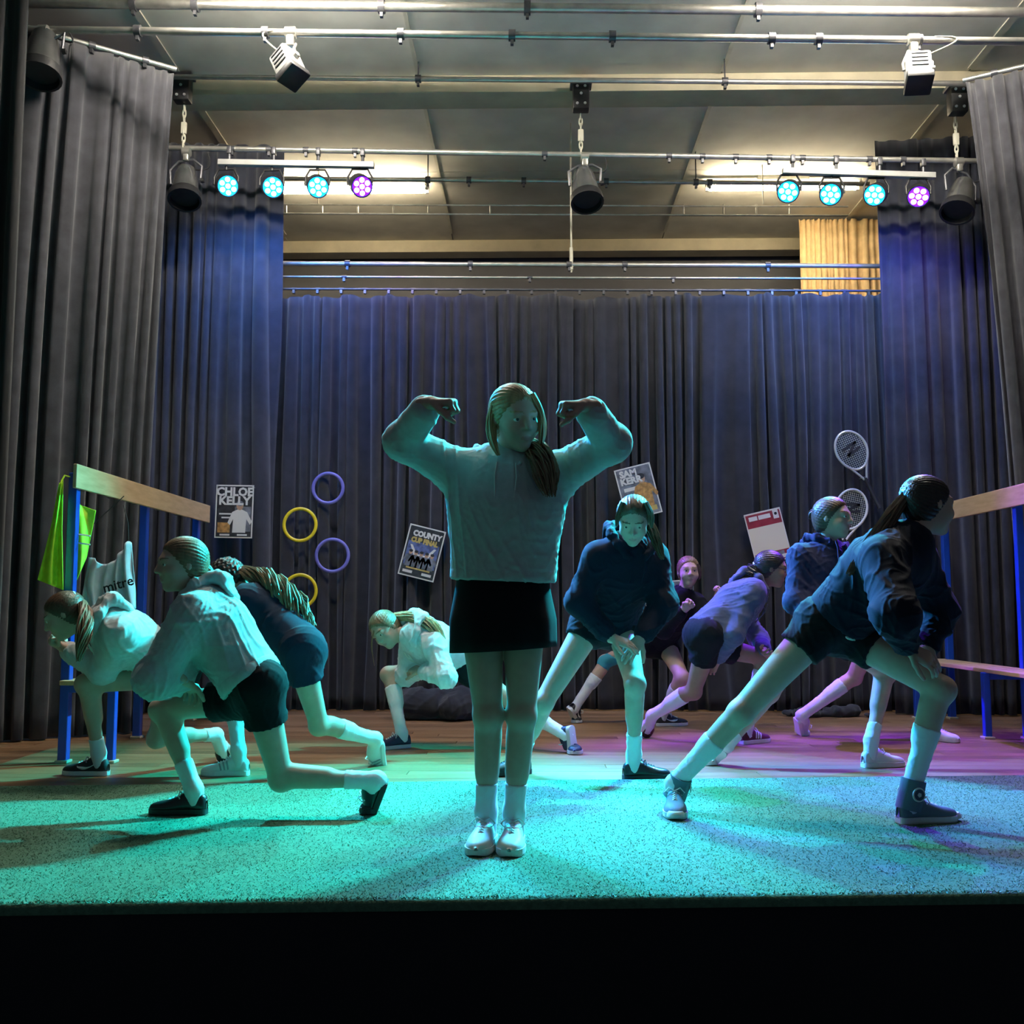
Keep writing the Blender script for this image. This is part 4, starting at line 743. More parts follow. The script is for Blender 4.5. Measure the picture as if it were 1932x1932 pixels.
def person(key, S, label, hf, hair, hs, top, topc, hem, bottom, botc, sock_h, shoes, hands, skinc='fair', hu=None, r_t=(0.155, 0.165), fl=0.78, sleeve=(0.070, 0.060, 0.046), h=0.0075, hood=True, flex=None, seed=1, short_len=0.36, headk=1.0, extra=None, foot=None, sleeve_cut=0.97, fold=0.006, glasses=False, drop=0.025, lid=0.3):
    Jt = {n: np.array(v, float) for n, v in J[key].items()}; k = S / 1.6
    pel, neck, head = Jt['pel'], Jt['neck'], Jt['head']; base = np.array([pel[0], pel[1], 0.0])
    t = thing('person', base, label, 'person')
    right = (Jt['hipR'] - Jt['hipL']) + (Jt['shR'] - Jt['shL']); up = nrm(neck - pel); right = nrm(right - up * (right @ up)); fwd = np.cross(up, right)
    FL = (fwd, 0.72)
    if drop:
        for s in 'LR': Jt['sh' + s] = Jt['sh' + s] - up * drop * k
    chest = pel + (neck - pel) * 0.68; mid = pel + (neck - pel) * 0.36
    hkk = k * headk
    HF = nrm(hf); hu_ = (head - neck) if hu is None else np.asarray(hu, float); HU = nrm(hu_ - HF * (hu_ @ HF)); HR = np.cross(HF, HU); HA = np.stack([HR, HF, HU])
    def hl(x, y, z): return head + (HR * x + HF * y + HU * z) * hkk
    # ---- body (one skin surface; fine grids for head and hands)
    P = [cap(pel, mid, 0.100 * k, 0.098 * k, 0.05, FL), cap(mid, chest, 0.098 * k, 0.122 * k, 0.05, FL), cap(chest, neck - up * 0.05 * k, 0.122 * k, 0.065 * k, 0.05, FL), cap(Jt['shL'], Jt['shR'], 0.048 * k, 0.048 * k, 0.05), cap(neck - up * 0.05 * k, hl(0, -0.02, -0.06), 0.052 * k, 0.046 * k, 0.03)]
    P += [cap(pel - up * 0.03 * k, Jt['hip' + s], 0.090 * k, 0.076 * k, 0.04) for s in 'LR']
    P += [ell(Jt['hip' + s] - fwd * 0.035 * k - up * 0.01, np.array([1, 1, 1]) * 0.068 * k, None, 0.05) for s in 'LR']
    feet = {}; LG = []; TP = P
    for s in 'LR':
        P = []; LG.append((P, [], 0.014)); P += leg_prims(Jt['hip' + s], Jt['kne' + s], Jt['ank' + s], k, -fwd)
        TP += [cap(Jt['sh' + s], Jt['el' + s], 0.046 * k, 0.036 * k, 0.03), cap(Jt['el' + s], Jt['wr' + s], 0.037 * k, 0.024 * k, 0.02)]
        ank = Jt['ank' + s]; toe = Jt['tipL' if s == 'L' else 'tipR'].copy(); toe[2] = 0; mode = (foot or {}).get(s, 'flat')
        if mode == 'flat':
            d = toe - ank; d[2] = 0; d = nrm(d); heel = np.array([ank[0], ank[1], 0]) - d * 0.058 * k; ball = heel + d * 0.165 * k; toe2 = heel + d * 0.248 * k; g = 0.013 if max(heel[1], toe2[1]) < 4.72 else 0.001
            for q in (heel, ball, toe2): q[2] = g
            upv = np.array([0, 0, 1.0])
        else:                                         # on the toes, heel raised; mode is the direction the toes point
            d = nrm(np.array([mode[0], mode[1], 0])); g = 0.013 if toe[1] < 4.72 else 0.001; toe2 = toe.copy(); toe2[2] = g; ball = toe2 - d * 0.075 * k; sd = nrm(ank - Jt['kne' + s]); fd = nrm(ball - ank); heel = ball - nrm(ball - (ank + sd * 0.055 * k - fd * 0.02)) * 0.165 * k; upv = -sd
        feet[s] = (heel, ball, toe2, upv)
        u_ = nrm(upv - nrm(ball - heel) * (upv @ nrm(ball - heel))); P += [cap(ank, heel + nrm(ball - heel) * 0.045 * k + u_ * 0.045 * k, 0.030 * k, 0.026 * k, 0.02), cap(heel + nrm(ball - heel) * 0.05 * k + u_ * 0.045 * k, ball + u_ * 0.035 * k, 0.028 * k, 0.022 * k, 0.02)]
    V1 = field_mesh([(TP, [], 0.0)] + LG, h)
    hp = [ell(hl(0, -0.014, 0.028), np.array([0.074, 0.094, 0.083]) * hkk, HA, 0.0), ell(hl(0, 0.026, -0.030), np.array([0.058, 0.062, 0.078]) * hkk, HA, 0.03), ell(hl(0, 0.060, -0.090), np.array([0.021, 0.019, 0.017]) * hkk, HA, 0.022),
          cap(hl(0, 0.086, 0.014), hl(0, 0.104, -0.020), 0.0075 * hkk, 0.0105 * hkk, 0.012), cap(hl(-0.012, 0.090, -0.024), hl(0.012, 0.090, -0.024), 0.008 * hkk, 0.008 * hkk, 0.008), cap(hl(-0.034, 0.072, 0.024), hl(0.034, 0.072, 0.024), 0.013 * hkk, 0.013 * hkk, 0.02)]
    for sx in (-1, 1):
        hp.append(ell(hl(sx * 0.036, 0.054, -0.030), np.array([0.026, 0.026, 0.024]) * hkk, HA, 0.02)); hp.append(ell(hl(sx * 0.0725, -0.010, -0.006), np.array([0.007, 0.013, 0.021]) * hkk, HA, 0.006)); hp.append(sub(ell(hl(sx * 0.031, 0.098, 0.006), np.array([0.017, 0.014, 0.010]) * hkk, HA, 0.012)))
    for sx in (-1, 1): hp += [ell(hl(sx * 0.031, 0.0730, 0.0125 - 0.005 * lid), np.array([0.0150, 0.0125, 0.0062]) * hkk, HA, 0.003), ell(hl(sx * 0.031, 0.0720, -0.0045), np.array([0.0140, 0.0115, 0.0045]) * hkk, HA, 0.003)]
    hp.append(ell(hl(0, 0.082, -0.054), np.array([0.018, 0.009, 0.0045]) * hkk, HA, 0.006)); hp.append(ell(hl(0, 0.080, -0.064), np.array([0.015, 0.009, 0.005]) * hkk, HA, 0.006)); hp.append(sub(cap(hl(-0.018, 0.093, -0.059), hl(0.018, 0.093, -0.059), 0.0012, 0.0012, 0.003)))
    hp.append(cap(hl(0, -0.022, -0.05), neck - up * 0.02 * k, 0.047 * k, 0.05 * k, 0.025))
    V2 = field_mesh([(hp, [], 0.0)], 0.0042 * (1 if h < 0.008 else 1.25), 1)
    parts = [V1, V2]
    for s in 'LR':
        hd = hands.get(s)
        if not hd: continue
        wr = Jt['wr' + s]; fd = nrm(wr - Jt['el' + s]); d = fd if hd[0] is None else nrm(hd[0]); pn = hd[1]
        parts.append(field_mesh([([cap(wr - fd * 0.06 * k, wr, 0.027 * k, 0.023 * k, 0.0)], [], 0.0)] + [(g[0], g[1], max(g[2], 0.012) if i == 0 else g[2]) for i, g in enumerate(hand_groups(wr, d, pn, s, k * 0.97, *(hd[2:])))], 0.0034 * (1 if h < 0.008 else 1.3), 1))
    V, Q = join_meshes(parts); C_ = (V[Q].mean(1) - head) / hkk; L_ = C_ @ HA.T
    lip = (np.abs(L_[:, 0]) < 0.018) & (L_[:, 1] > 0.074) & (np.abs(L_[:, 2] + 0.059) < 0.0095 - 0.3 * np.abs(L_[:, 0])); ax_ = np.abs(np.abs(L_[:, 0]) - 0.031)
    brow = (L_[:, 1] > 0.05) & (np.abs(L_[:, 2] - (0.0300 - 4.5 * (np.abs(L_[:, 0]) - 0.034) ** 2)) < 0.0030) & (ax_ < 0.019)
    mi = np.zeros(len(Q), int); mi[lip] = 1; mi[brow] = 2
    body = add_obj('body', mesh_np('body', V - base, Q, [SK[skinc], LIP, HAIR[hair] if hair != 'sandy' else HAIR['light']], True, mi), t)
    for sx in (-1, 1):
        b = MB(); b.lathe(hl(sx * 0.031, 0.0635, 0.005), HF, [(0.0, 0.004 * hkk), (0.004 * hkk, 0.0095 * hkk), (0.009 * hkk, 0.0118 * hkk), (0.015 * hkk, 0.0105 * hkk), (0.019 * hkk, 0.0068 * hkk)], 14); b.lathe(hl(sx * 0.031, 0.0820, 0.005), HF, [(0.0, 0.0066 * hkk), (0.002 * hkk, 0.005 * hkk), (0.003 * hkk, 0.002 * hkk)], 12, mi=1)
        b.build('eye', [EYEW, EYED], body, True, base)
    # ---- clothes
    mt = clothm(*topc); mb = clothm(*botc)
    ch = pel + (neck - pel) * 0.80
    hemp = pel + (neck - pel) * hem
    FLt = (fwd, fl)
    tp = [cap(hemp - up * 0.06, chest, r_t[0] * k, r_t[1] * k, 0.05, FLt), cap(chest, ch, r_t[1] * k, r_t[1] * 0.8 * k, 0.06, FLt), cap(Jt['shL'] + up * 0.004, Jt['shR'] + up * 0.004, 0.056 * k, 0.056 * k, 0.07), cap(ch, neck - up * 0.015, 0.10 * k, 0.068 * k, 0.05)]
    G = [(tp, [plane(hemp, -up)], 0.0)]
    for s in 'LR':
        sh, el, wr = Jt['sh' + s], Jt['el' + s], Jt['wr' + s]; fd = nrm(wr - el); wc = el + (wr - el) * sleeve_cut
        G.append(([cap(sh, el, sleeve[0] * k, sleeve[1] * k, 0.03), cap(el, wc - fd * 0.035, sleeve[1] * k, (sleeve[2] + 0.006) * k, 0.03), cap(el, el, sleeve[1] * 1.04 * k, sleeve[1] * 1.04 * k, 0.03)], [], 0.06))
        if sleeve_cut < 0.6: G[-1] = ([cap(sh, el, sleeve[0] * k, sleeve[1] * k, 0.03)], [plane(sh + (el - sh) * sleeve_cut * 1.6, nrm(el - sh))], 0.06)
    V, Q = field_mesh(G, h); V = folds(V, Q, fold * k, 24 / k, seed, up)
    ot = add_obj(top, mesh_np(top, V - base, Q, mt, True), t)
    if sleeve_cut > 0.6:
        for s in 'LR':
            el, wr = Jt['el' + s], Jt['wr' + s]; fd = nrm(wr - el); wc = el + (wr - el) * sleeve_cut; b = MB(); r0 = (sleeve[2] - 0.004) * k
            b.tube([wc - fd * 0.055 * k, wc - fd * 0.045 * k, wc - fd * 0.01 * k, wc], [r0 * 1.05, r0 * 1.12, r0 * 1.02, r0 * 0.9], 16); b.build('cuff', mt, ot, True, base)
    hb = MB(); X_, Y_ = right, fwd; rings = []
    for dz, g in ((0.0, 0.985), (0.008, 1.01), (0.035, 1.012), (0.045, 0.99)):
        rings.append([hemp + up * dz + X_ * math.cos(a) * r_t[0] * k * g + Y_ * math.sin(a) * r_t[0] * k * fl * g for a in [2 * math.pi * i / 36 for i in range(36)]])
    hb.add([p for r in rings for p in r], [(i * 36 + j, i * 36 + (j + 1) % 36, (i + 1) * 36 + (j + 1) % 36, (i + 1) * 36 + j) for i in range(3) for j in range(36)]); hb.build('hem_band', mt, ot, True, base)
    if hood:
        ck = lambda x, y, z: neck + (right * x * 1.06 + fwd * y * 1.06 + up * (z + 0.016)) * k
        arc = [ck(0.045, 0.085, -0.045), ck(0.085, 0.04, -0.01), ck(0.098, -0.03, 0.012), ck(0.07, -0.09, 0.01), ck(0, -0.115, 0.0), ck(-0.07, -0.09, 0.01), ck(-0.098, -0.03, 0.012), ck(-0.085, 0.04, -0.01), ck(-0.045, 0.085, -0.045)]
        hp = [cap(arc[i], arc[i + 1], 0.024 * k, 0.024 * k, 0.02) for i in range(8)] + [ell(ck(0, -0.118, -0.055), np.array([0.100, 0.026, 0.080]) * k, np.stack([right, fwd, up]), 0.03), cap(ck(-0.07, -0.125, -0.015), ck(0.07, -0.125, -0.015), 0.026 * k, 0.026 * k, 0.03)]
        V, Q = field_mesh([(hp, [], 0.0)], h); V = folds(V, Q, 0.008 * k, 30 / k, seed + 5); add_obj('hood', mesh_np('hood', V - base, Q, mt, True), ot)
        b = MB()
        for sx in (-1, 1): b.tube([ck(sx * 0.03, 0.115, -0.04), ck(sx * 0.035, 0.135 + 0.1 * (fl - .72), -0.09), ck(sx * 0.03, 0.14 + 0.1 * (fl - .72), -0.16)], 0.0032, 5)
        b.build('drawcord', mat('cream_cord', (.6, .6, .56), .7) if topc[0] in ('pale_grey', 'white', 'stone', 'sage') else mt, ot, True, base)
    if bottom == 'skirt':
        b = MB(); rr = []; n = 56; top_z = pel[2] + 0.075; bot_z = Jt['kneL'][2] + 0.245
        for i in range(12):
            f_ = i / 11; z = top_z + (bot_z - top_z) * f_; cx = pel * (1 - f_) + (Jt['hipL'] + Jt['hipR']) / 2 * f_
            rx = (0.155 + 0.030 * min(1, f_ * 1.6)) * k; ry = (0.098 + 0.040 * min(1, f_ * 1.4)) * k
            rr.append([np.array([cx[0] + math.cos(a) * (rx + .004 * f_ * math.sin(9 * a + 1)), cx[1] + math.sin(a) * (ry + .004 * f_ * math.sin(9 * a + 1)), z + (0.012 * math.cos(a) - 0.012 if i == 11 else 0)]) for a in [2 * math.pi * j / n for j in range(n)]])
        b.add([p for r in rr for p in r], [(i * n + j, (i + 1) * n + j, (i + 1) * n + (j + 1) % n, i * n + (j + 1) % n) for i in range(11) for j in range(n)])
        o = b.build('skirt', mb, t, True, base); s_ = o.modifiers.new('thickness', 'SOLIDIFY'); s_.thickness = 0.004; s_.offset = -1
    else:
        G = [([cap(pel + up * 0.06 * k, pel, 0.112 * k, 0.120 * k, 0.05, FL)] + [cap(pel - up * 0.03 * k, Jt['hip' + s], 0.106 * k, 0.091 * k, 0.05) for s in 'LR'] + [ell(Jt['hip' + s] - fwd * 0.032 * k - up * 0.01, np.array([1, 1, 1]) * 0.084 * k, None, 0.05) for s in 'LR'], [plane(pel + up * 0.10 * k, up)], 0.0)]
        for s in 'LR':
            hp_, kn = Jt['hip' + s], Jt['kne' + s]; d = nrm(kn - hp_); e = hp_ + (kn - hp_) * short_len
            G.append(([cap(hp_, e + d * 0.04, 0.092 * k, 0.088 * k, 0.03)], [plane(e, d)], 0.03))
        V, Q = field_mesh(G, h); V = folds(V, Q, 0.005 * k, 26 / k, seed + 9); add_obj('shorts', mesh_np('shorts', V - base, Q, mb, True), t)
    for s in 'LR':
        kn, an = Jt['kne' + s], Jt['ank' + s]; heel, ball, toe2, upv = feet[s]; sd = nrm(an - kn); topp = an + (kn - an) * sock_h
        u_ = nrm(upv - nrm(ball - heel) * (upv @ nrm(ball - heel))); pr = leg_prims(Jt['hip' + s], kn, an, k, -fwd, 0.0045)[1:3]
        pr.append(cap(an, heel + nrm(ball - heel) * 0.048 * k + u_ * 0.05 * k, 0.038 * k, 0.035 * k, 0.02))
        V, Q = field_mesh([(pr, [plane(topp, -sd)], 0.0)], 0.006 * (1 if h < .008 else 1.2)); V = folds(V, Q, 0.0018, 60, seed + 3, sd); add_obj('sock', mesh_np('sock', V - base, Q, M_sock if sock_h > 0 else SK[skinc], True), t)
        mu, ms, ml, kw = shoes; kw = dict(kw); hi_ = kw.pop('high', False)
        shoe(t, base, heel, ball, toe2, upv, k, mu, ms, ml, high=(an + sd * -0.045 * k) if hi_ else None, **kw)
    # ---- hair
    hm = HAIR[hair]; g = lambda X, Y, Z: None
    A = HA / hkk; oh = A @ head
    def hair_cut(X, Y, Z):
        l1 = A[1, 0] * X + A[1, 1] * Y + A[1, 2] * Z - oh[1]; l2 = A[2, 0] * X + A[2, 1] * Y + A[2, 2] * Z - oh[2]
        return np.maximum(l1 - (0.036 + 0.60 * np.maximum(l2 - 0.005, 0) + 0.55 * np.minimum(l2 - 0.005, 0)), -0.082 - l2) * hkk * 0.8
    hp = [ell(hl(0, -0.016, 0.030), np.array([0.081, 0.101, 0.090]) * hkk, HA, 0.0), ell(hl(0, -0.045, -0.02), np.array([0.067, 0.062, 0.075]) * hkk, HA, 0.03)]
    V, Q = field_mesh([(hp, [(hair_cut, 0.022 * hkk)], 0.0)], 0.0045 * (1 if h < .008 else 1.3), 1)
    pc = hl(*hs.get('tie', (0, -0.10, 0.03))); axis = nrm(pc - hl(0, 0.02, 0.02)); e1 = nrm(np.cross(axis, HR + 0.01)); e2 = np.cross(axis, e1); R_ = V - hl(0, 0, 0.02); ph = np.arctan2(R_ @ e1, R_ @ e2)
    N = normals(V, Q); amp = hs.get('groove', 0.0016)
    V = V + N * (amp * (np.sin(hs.get('gf', 37) * ph) + 0.6 * np.sin(71 * ph + 8 * (R_ @ axis))))[:, None]
    if hs.get('braid'): V = V + N * (0.003 * np.sin((R_ @ axis) * 210 + 2 * np.sin(ph * 16)))[:, None]
    oh_ = add_obj('hair', mesh_np('hair', V - base, Q, hm, True), t)
    for nm, path, rad, n, kw in hs.get('locks', ()):
        pts = [head + np.array(p) * k for p in path] if kw.pop('world', True) else [hl(*p) for p in path]
        b = tube_strands((pts, [r * k for r in rad]), kw.get('r', 0.0045), seed + n, n, kw.get('jit', 0.5), curl=kw.get('curl', 0.0)); b.build(nm, HAIR[kw['hair']] if 'hair' in kw else hm, oh_, True, base)
    if 'scrunchie' in hs:
        b = MB(); mcol, rr = hs['scrunchie']; b.tube([pc + axis * 0.008 + rr * (math.cos(a) * e1 + math.sin(a) * e2) for a in [2 * math.pi * i / 18 for i in range(18)]], [0.009 + 0.003 * (i % 2) for i in range(18)], 8, closed=True); b.build('scrunchie', mcol, oh_, True, base)
    if glasses:
        b = MB()
        for sx in (-1, 1):
            b.tube([hl(sx * 0.032 + 0.021 * math.cos(a), 0.096, 0.004 + 0.016 * math.sin(a)) for a in [2 * math.pi * i / 16 for i in range(16)]], 0.0018, 5, closed=True); b.tube([hl(sx * 0.053, 0.094, 0.008), hl(sx * 0.074, 0.05, 0.010), hl(sx * 0.078, -0.02, 0.008)], 0.0018, 5)
        b.tube([hl(-0.011, 0.098, 0.006), hl(0.011, 0.098, 0.006)], 0.0018, 5); b.build('glasses', M_blackm, t, True, base)
    if extra: extra(t, base, Jt, k, right, fwd, up, hl, ot)
    return t

W_RUB = mat('white_shoe_rubber', (0.70, 0.70, 0.68), 0.5); W_LEA = mat('white_shoe_leather', (0.68, 0.68, 0.66), 0.45, var=0.06, vscale=20); B_SHOE = mat('black_shoe_mesh', (0.02, 0.02, 0.022), 0.6, bump=0.2, bscale=300); B_LEA = mat('black_shoe_leather', (0.015, 0.015, 0.016), 0.35, coat=0.15); N_SHOE = mat('navy_shoe_mesh', (0.02, 0.05, 0.16), 0.6, bump=0.2, bscale=300)
B_RUB = mat('black_shoe_rubber', (0.02, 0.02, 0.02), 0.6); W_LACE = mat('white_lace', (0.72, 0.72, 0.70), 0.7); B_LACE = mat('black_lace', (0.02, 0.02, 0.02), 0.7); MAROON = mat('maroon_suede', (0.10, 0.012, 0.02), 0.7); CANVAS = mat('grey_blue_canvas', (0.12, 0.17, 0.20), 0.85, bump=0.25, bscale=400); GUM = mat('pink_foam_sole', (0.55, 0.45, 0.48), 0.6); W_MARK = mat('white_mark', (0.75, 0.75, 0.73), 0.5)
NAVY = ('navy', (0.005, 0.006, 0.017), 0.03); BLK = ('black', (0.006, 0.006, 0.008), 0.02); PG = ('pale_grey', (0.46, 0.48, 0.47)); STONE = ('stone', (0.50, 0.51, 0.50)); WHITE = ('white', (0.66, 0.68, 0.70)); SAGE = ('sage', (0.40, 0.46, 0.46)); SLATE = ('slate', (0.075, 0.08, 0.14))

person('p5', 1.67, 'person in pale grey sweatshirt and black skirt flexing both raised arms', (0.45, -0.86, -0.24), 'blonde',
       dict(tie=(0.02, -0.09, -0.03), locks=[
           ('ponytail', [(-0.02, 0.10, -0.05), (0.05, 0.06, -0.11), (0.09, -0.03, -0.115), (0.105, -0.075, -0.18), (0.12, -0.085, -0.28)], [0.03, 0.035, 0.042, 0.048, 0.02], 120, dict(hair='light')),
           ('front_lock', [(-0.055, -0.02, 0.075), (-0.085, -0.015, 0.01), (-0.085, -0.02, -0.07), (-0.055, -0.04, -0.135)], [0.012, 0.018, 0.018, 0.006], 40, {}),
           ('front_lock', [(0.055, -0.045, 0.075), (0.092, -0.04, 0.01), (0.094, -0.035, -0.06), (0.082, -0.04, -0.115)], [0.010, 0.013, 0.013, 0.005], 26, {})]),
       'sweatshirt', PG, 0.10, 'skirt', BLK, 0.30, (W_LEA, W_RUB, W_LACE, {}),
       dict(R=((0.85, -0.25, 0.0), (0.0, 0.2, -1), 1.5, 1.0), L=((-0.85, -0.25, 0.0), (0.0, 0.2, -1), 1.5, 1.0)), r_t=(0.183, 0.196), fl=0.72, sleeve=(0.078, 0.062, 0.046), h=0.0065, seed=11, fold=0.0042, drop=0.0)

def wb(t, base, Jt, k, right, fwd, up, hl, ot):
    b = MB(); c = Jt['pel'] + (Jt['neck'] - Jt['pel']) * 0.02
    b.tube([c + right * math.cos(a) * 0.148 * k + fwd * math.sin(a) * 0.112 * k for a in [2 * math.pi * i / 32 for i in range(32)]], 0.006, 6, closed=True); b.build('waistband', mat('white_tape', (0.8, 0.85, 0.7), 0.6), ot, True, base)
person('p10', 1.66, 'person in navy sweatshirt and black shorts in a deep lunge at the right front', (0.93, 0.30, -0.10), 'dark',
       dict(tie=(0, -0.095, 0.045), scrunchie=(mat('pale_scrunchie', (0.5, 0.55, 0.6), 0.8), 0.024), locks=[
           ('ponytail', [(-0.09, -0.02, 0.035), (-0.135, -0.03, -0.0), (-0.20, -0.06, -0.10), (-0.27, -0.08, -0.19), (-0.345, -0.08, -0.27)], [0.02, 0.028, 0.032, 0.028, 0.010], 130, dict(hair='brown'))]),
       'sweatshirt', NAVY, 0.06, 'shorts', BLK, 0.62, (CANVAS, mat('cream_rubber', (.6, .6, .55), .5), W_LACE, dict(high=True)),
       dict(R=((0.75, -0.2, -0.45), (0.2, 0.5, -0.7), 0.45, 0.3), L=((0.2, -0.5, -0.75), (-0.5, 0, -0.6), 0.5, 0.3)), sleeve=(0.085, 0.078, 0.048), r_t=(0.165, 0.175), h=0.007, hood=False, seed=21, short_len=0.30, extra=wb, fold=0.008)

person('p2', 1.54, 'person in sage hoodie and black shorts kneeling low at the left front', (-0.80, -0.58, -0.08), 'light',
       dict(tie=(0, -0.10, -0.02), locks=[('bun', [(0.075, 0.05, -0.02), (0.10, 0.06, -0.05), (0.10, 0.07, -0.09), (0.08, 0.06, -0.14)], [0.03, 0.032, 0.026, 0.01], 60, {})]),
       'hoodie', SAGE, 0.02, 'shorts', BLK, 0.34, (B_LEA, B_RUB, W_LACE, {}),
       dict(L=((0.5, 0.75, -0.2), (0.2, 0.3, -0.9), 0.6, 0.5), R=((0.1, 0.7, -0.4), (0, -0.2, -1), 0.6, 0.5)), hu=(0.02, 0.02, 1), sleeve=(0.082, 0.078, 0.05), r_t=(0.175, 0.172), h=0.007, seed=31, short_len=0.42, foot=dict(L=(-0.8, -0.6)), fold=0.008)

person('p1', 1.56, 'person in off-white hoodie crouching beside the left bench with fist to face', (-0.86, -0.22, -0.48), 'brown',
       dict(tie=(0, -0.085, 0.055), scrunchie=(mat('white_scrunchie', (0.75, 0.76, 0.78), 0.8), 0.026), locks=[
           ('ponytail', [(0.10, -0.02, 0.06), (0.15, -0.08, 0.02), (0.17, -0.15, -0.06), (0.165, -0.17, -0.16), (0.15, -0.16, -0.22)], [0.022, 0.032, 0.036, 0.03, 0.01], 90, dict(hair='light', curl=0.25))]),
       'hoodie', STONE, 0.05, 'shorts', BLK, 0.22, (B_SHOE, W_RUB, W_LACE, dict(deco=('tick', W_MARK))),
       dict(L=(None, (0.3, 0.5, 0.8), 1.35, 0.9), R=(None, (0.3, -0.5, 0.8), 1.35, 0.9)), hu=(-0.45, 0, 0.9), sleeve=(0.075, 0.062, 0.048), h=0.008, seed=41, short_len=0.3, foot=dict(L=(-0.9, -0.3)), fold=0.007)

person('p3', 1.58, 'person in navy top with long braided hair bending behind the kneeling one', (-0.66, -0.25, -0.70), 'dark',
       dict(tie=(0, -0.09, 0.05), braid=True, gf=19, groove=0.003, locks=[
           ('braids', [(0.075, 0.0, 0.05), (0.13, -0.02, 0.03), (0.21, -0.10, 0.035), (0.31, -0.14, -0.02), (0.40, -0.15, -0.12), (0.465, -0.14, -0.235), (0.49, -0.13, -0.30)], [0.03, 0.035, 0.055, 0.07, 0.075, 0.07, 0.03], 70, dict(r=0.0075, curl=0.6, hair='light'))]),
       'sweatshirt', ('ink_blue', (0.006, 0.016, 0.040), 0.05), -0.05, 'shorts', ('dark_navy', (0.008, 0.012, 0.032), 0.04), 0.66, (W_LEA, W_RUB, W_LACE, dict(deco=('stripes', mat('grey_mark', (0.3, 0.32, 0.34), .6)))),
       dict(L=((-0.5, 0.2, -0.6), (0, 0.5, -0.5), 0.6, 0.4), R=((-0.5, -0.2, -0.6), (0, -0.5, -0.5), 0.6, 0.4)), skinc='tan', hood=False, h=0.008, seed=51, short_len=0.44, foot=dict(L=(-0.85, -0.5)))

person('p4', 1.55, 'person in white hoodie with long fair ponytail bent over one knee', (-0.40, -0.72, -0.56), 'light',
       dict(tie=(0, -0.095, 0.04), locks=[('ponytail', [(0.05, 0.06, 0.08), (0.12, 0.02, 0.085), (0.24, -0.06, 0.07), (0.33, -0.11, 0.0), (0.385, -0.12, -0.09)], [0.022, 0.03, 0.04, 0.04, 0.012], 90, dict(hair='sandy')),
           ('front_lock', [(-0.05, -0.06, 0.03), (-0.075, -0.09, -0.08), (-0.05, -0.09, -0.22)], [0.006, 0.005, 0.002], 5, dict(r=0.002))]),
       'hoodie', WHITE, 0.0, 'shorts', BLK, 0.78, (mat('dark_navy_mesh', (0.012, 0.02, 0.05), 0.6), GUM, W_LACE, {}),
       dict(L=(None, (0, 0.5, -0.6), 0.7, 0.5), R=(None, (0, 0.5, -0.6), 0.7, 0.5)), hu=(-0.62, -0.2, 0.7), h=0.0085, lid=1.3, seed=61, short_len=0.25, foot=dict(L=(-0.1, -1)), fold=0.007)

def logo6(t, base, Jt, k, right, fwd, up, hl, ot):
    c = Jt['neck'] * .62 + Jt['pel'] * .38 + (-right) * 0.055 + fwd * 0.128 * k; b = MB(); b.tube([c - right * 0.0, c + right * -0.012 + up * 0.004, c - right * 0.024], [0.003, 0.006, 0.002], 5); b.build('chest_mark', W_MARK, ot, True, base)
person('p6', 1.60, 'person in navy hoodie facing the audience with hands pressed on one thigh', (-0.12, -0.84, -0.52), 'brown',
       dict(tie=(0, -0.10, 0.02), locks=[('ponytail', [(0.02, 0.10, 0.03), (0.08, 0.07, 0.0), (0.115, 0.0, -0.10), (0.135, -0.03, -0.19)], [0.02, 0.025, 0.025, 0.01], 60, {}), ('front_lock', [(0.05, -0.07, 0.08), (0.078, -0.06, 0.02), (0.082, -0.04, -0.04)], [0.012, 0.014, 0.006], 30, {}), ('front_lock', [(-0.05, -0.06, 0.08), (-0.078, -0.05, 0.02), (-0.08, -0.03, -0.03)], [0.012, 0.012, 0.006], 26, {})]),
       'hoodie', NAVY, 0.0, 'shorts', BLK, 0.32, (B_LEA, B_RUB, B_LACE, {}),
       dict(R=((0.75, -0.25, -0.25), (-0.2, 0.4, -0.85), 0.28, 0.2), L=((-0.55, -0.45, -0.55), (-0.1, 0.6, -0.75), 0.30, 0.2)), hu=(0, -0.3, 0.95), sleeve=(0.068, 0.064, 0.048), r_t=(0.165, 0.165), h=0.008, seed=71, lid=1.4, short_len=0.2, extra=logo6, fold=0.008)

def tape7(t, base, Jt, k, right, fwd, up, hl, ot):
    kn, an, hp = Jt['kneR'], Jt['ankR'], Jt['hipR']; pr = leg_prims(hp, kn, an, k, -fwd, 0.003); d = nrm(an - kn)
    V, Q = field_mesh([(pr, [plane(kn + d * 0.05, d), plane(kn - d * 0.06, -d), plane(kn + np.array([0, -0.01, 0]), (0.25, 1, 0.2))], 0.0)], 0.008); o = add_obj('knee_tape', mesh_np('knee_tape', V - base, Q, mat('teal_tape', (0.03, 0.26, 0.32), 0.8), True), t); o['label'] = 'teal elastic tape on the knee'
person('p7', 1.52, 'person in black top crouching at the back with face to the audience', (0.02, -1.0, 0.0), 'light',
       dict(tie=(0, -0.10, 0.03), locks=[('front_lock', [(0.055, -0.05, 0.06), (0.08, -0.03, 0.0), (0.08, 0.0, -0.06)], [0.012, 0.013, 0.006], 20, {})]),
       'sweatshirt', BLK, 0.0, 'shorts', BLK, 0.70, (B_SHOE, W_RUB, W_LACE, dict(deco=('tick', W_MARK))),
       dict(L=(None, (-0.6, -0.4, 0.2), 1.3, 0.9), R=(None, (0.3, -0.5, 0.3), 1.3, 0.9)), hu=(0, -0.1, 1), hood=False, h=0.009, seed=81, short_len=0.25, extra=tape7, foot=dict(R=(0.5, -0.85)))

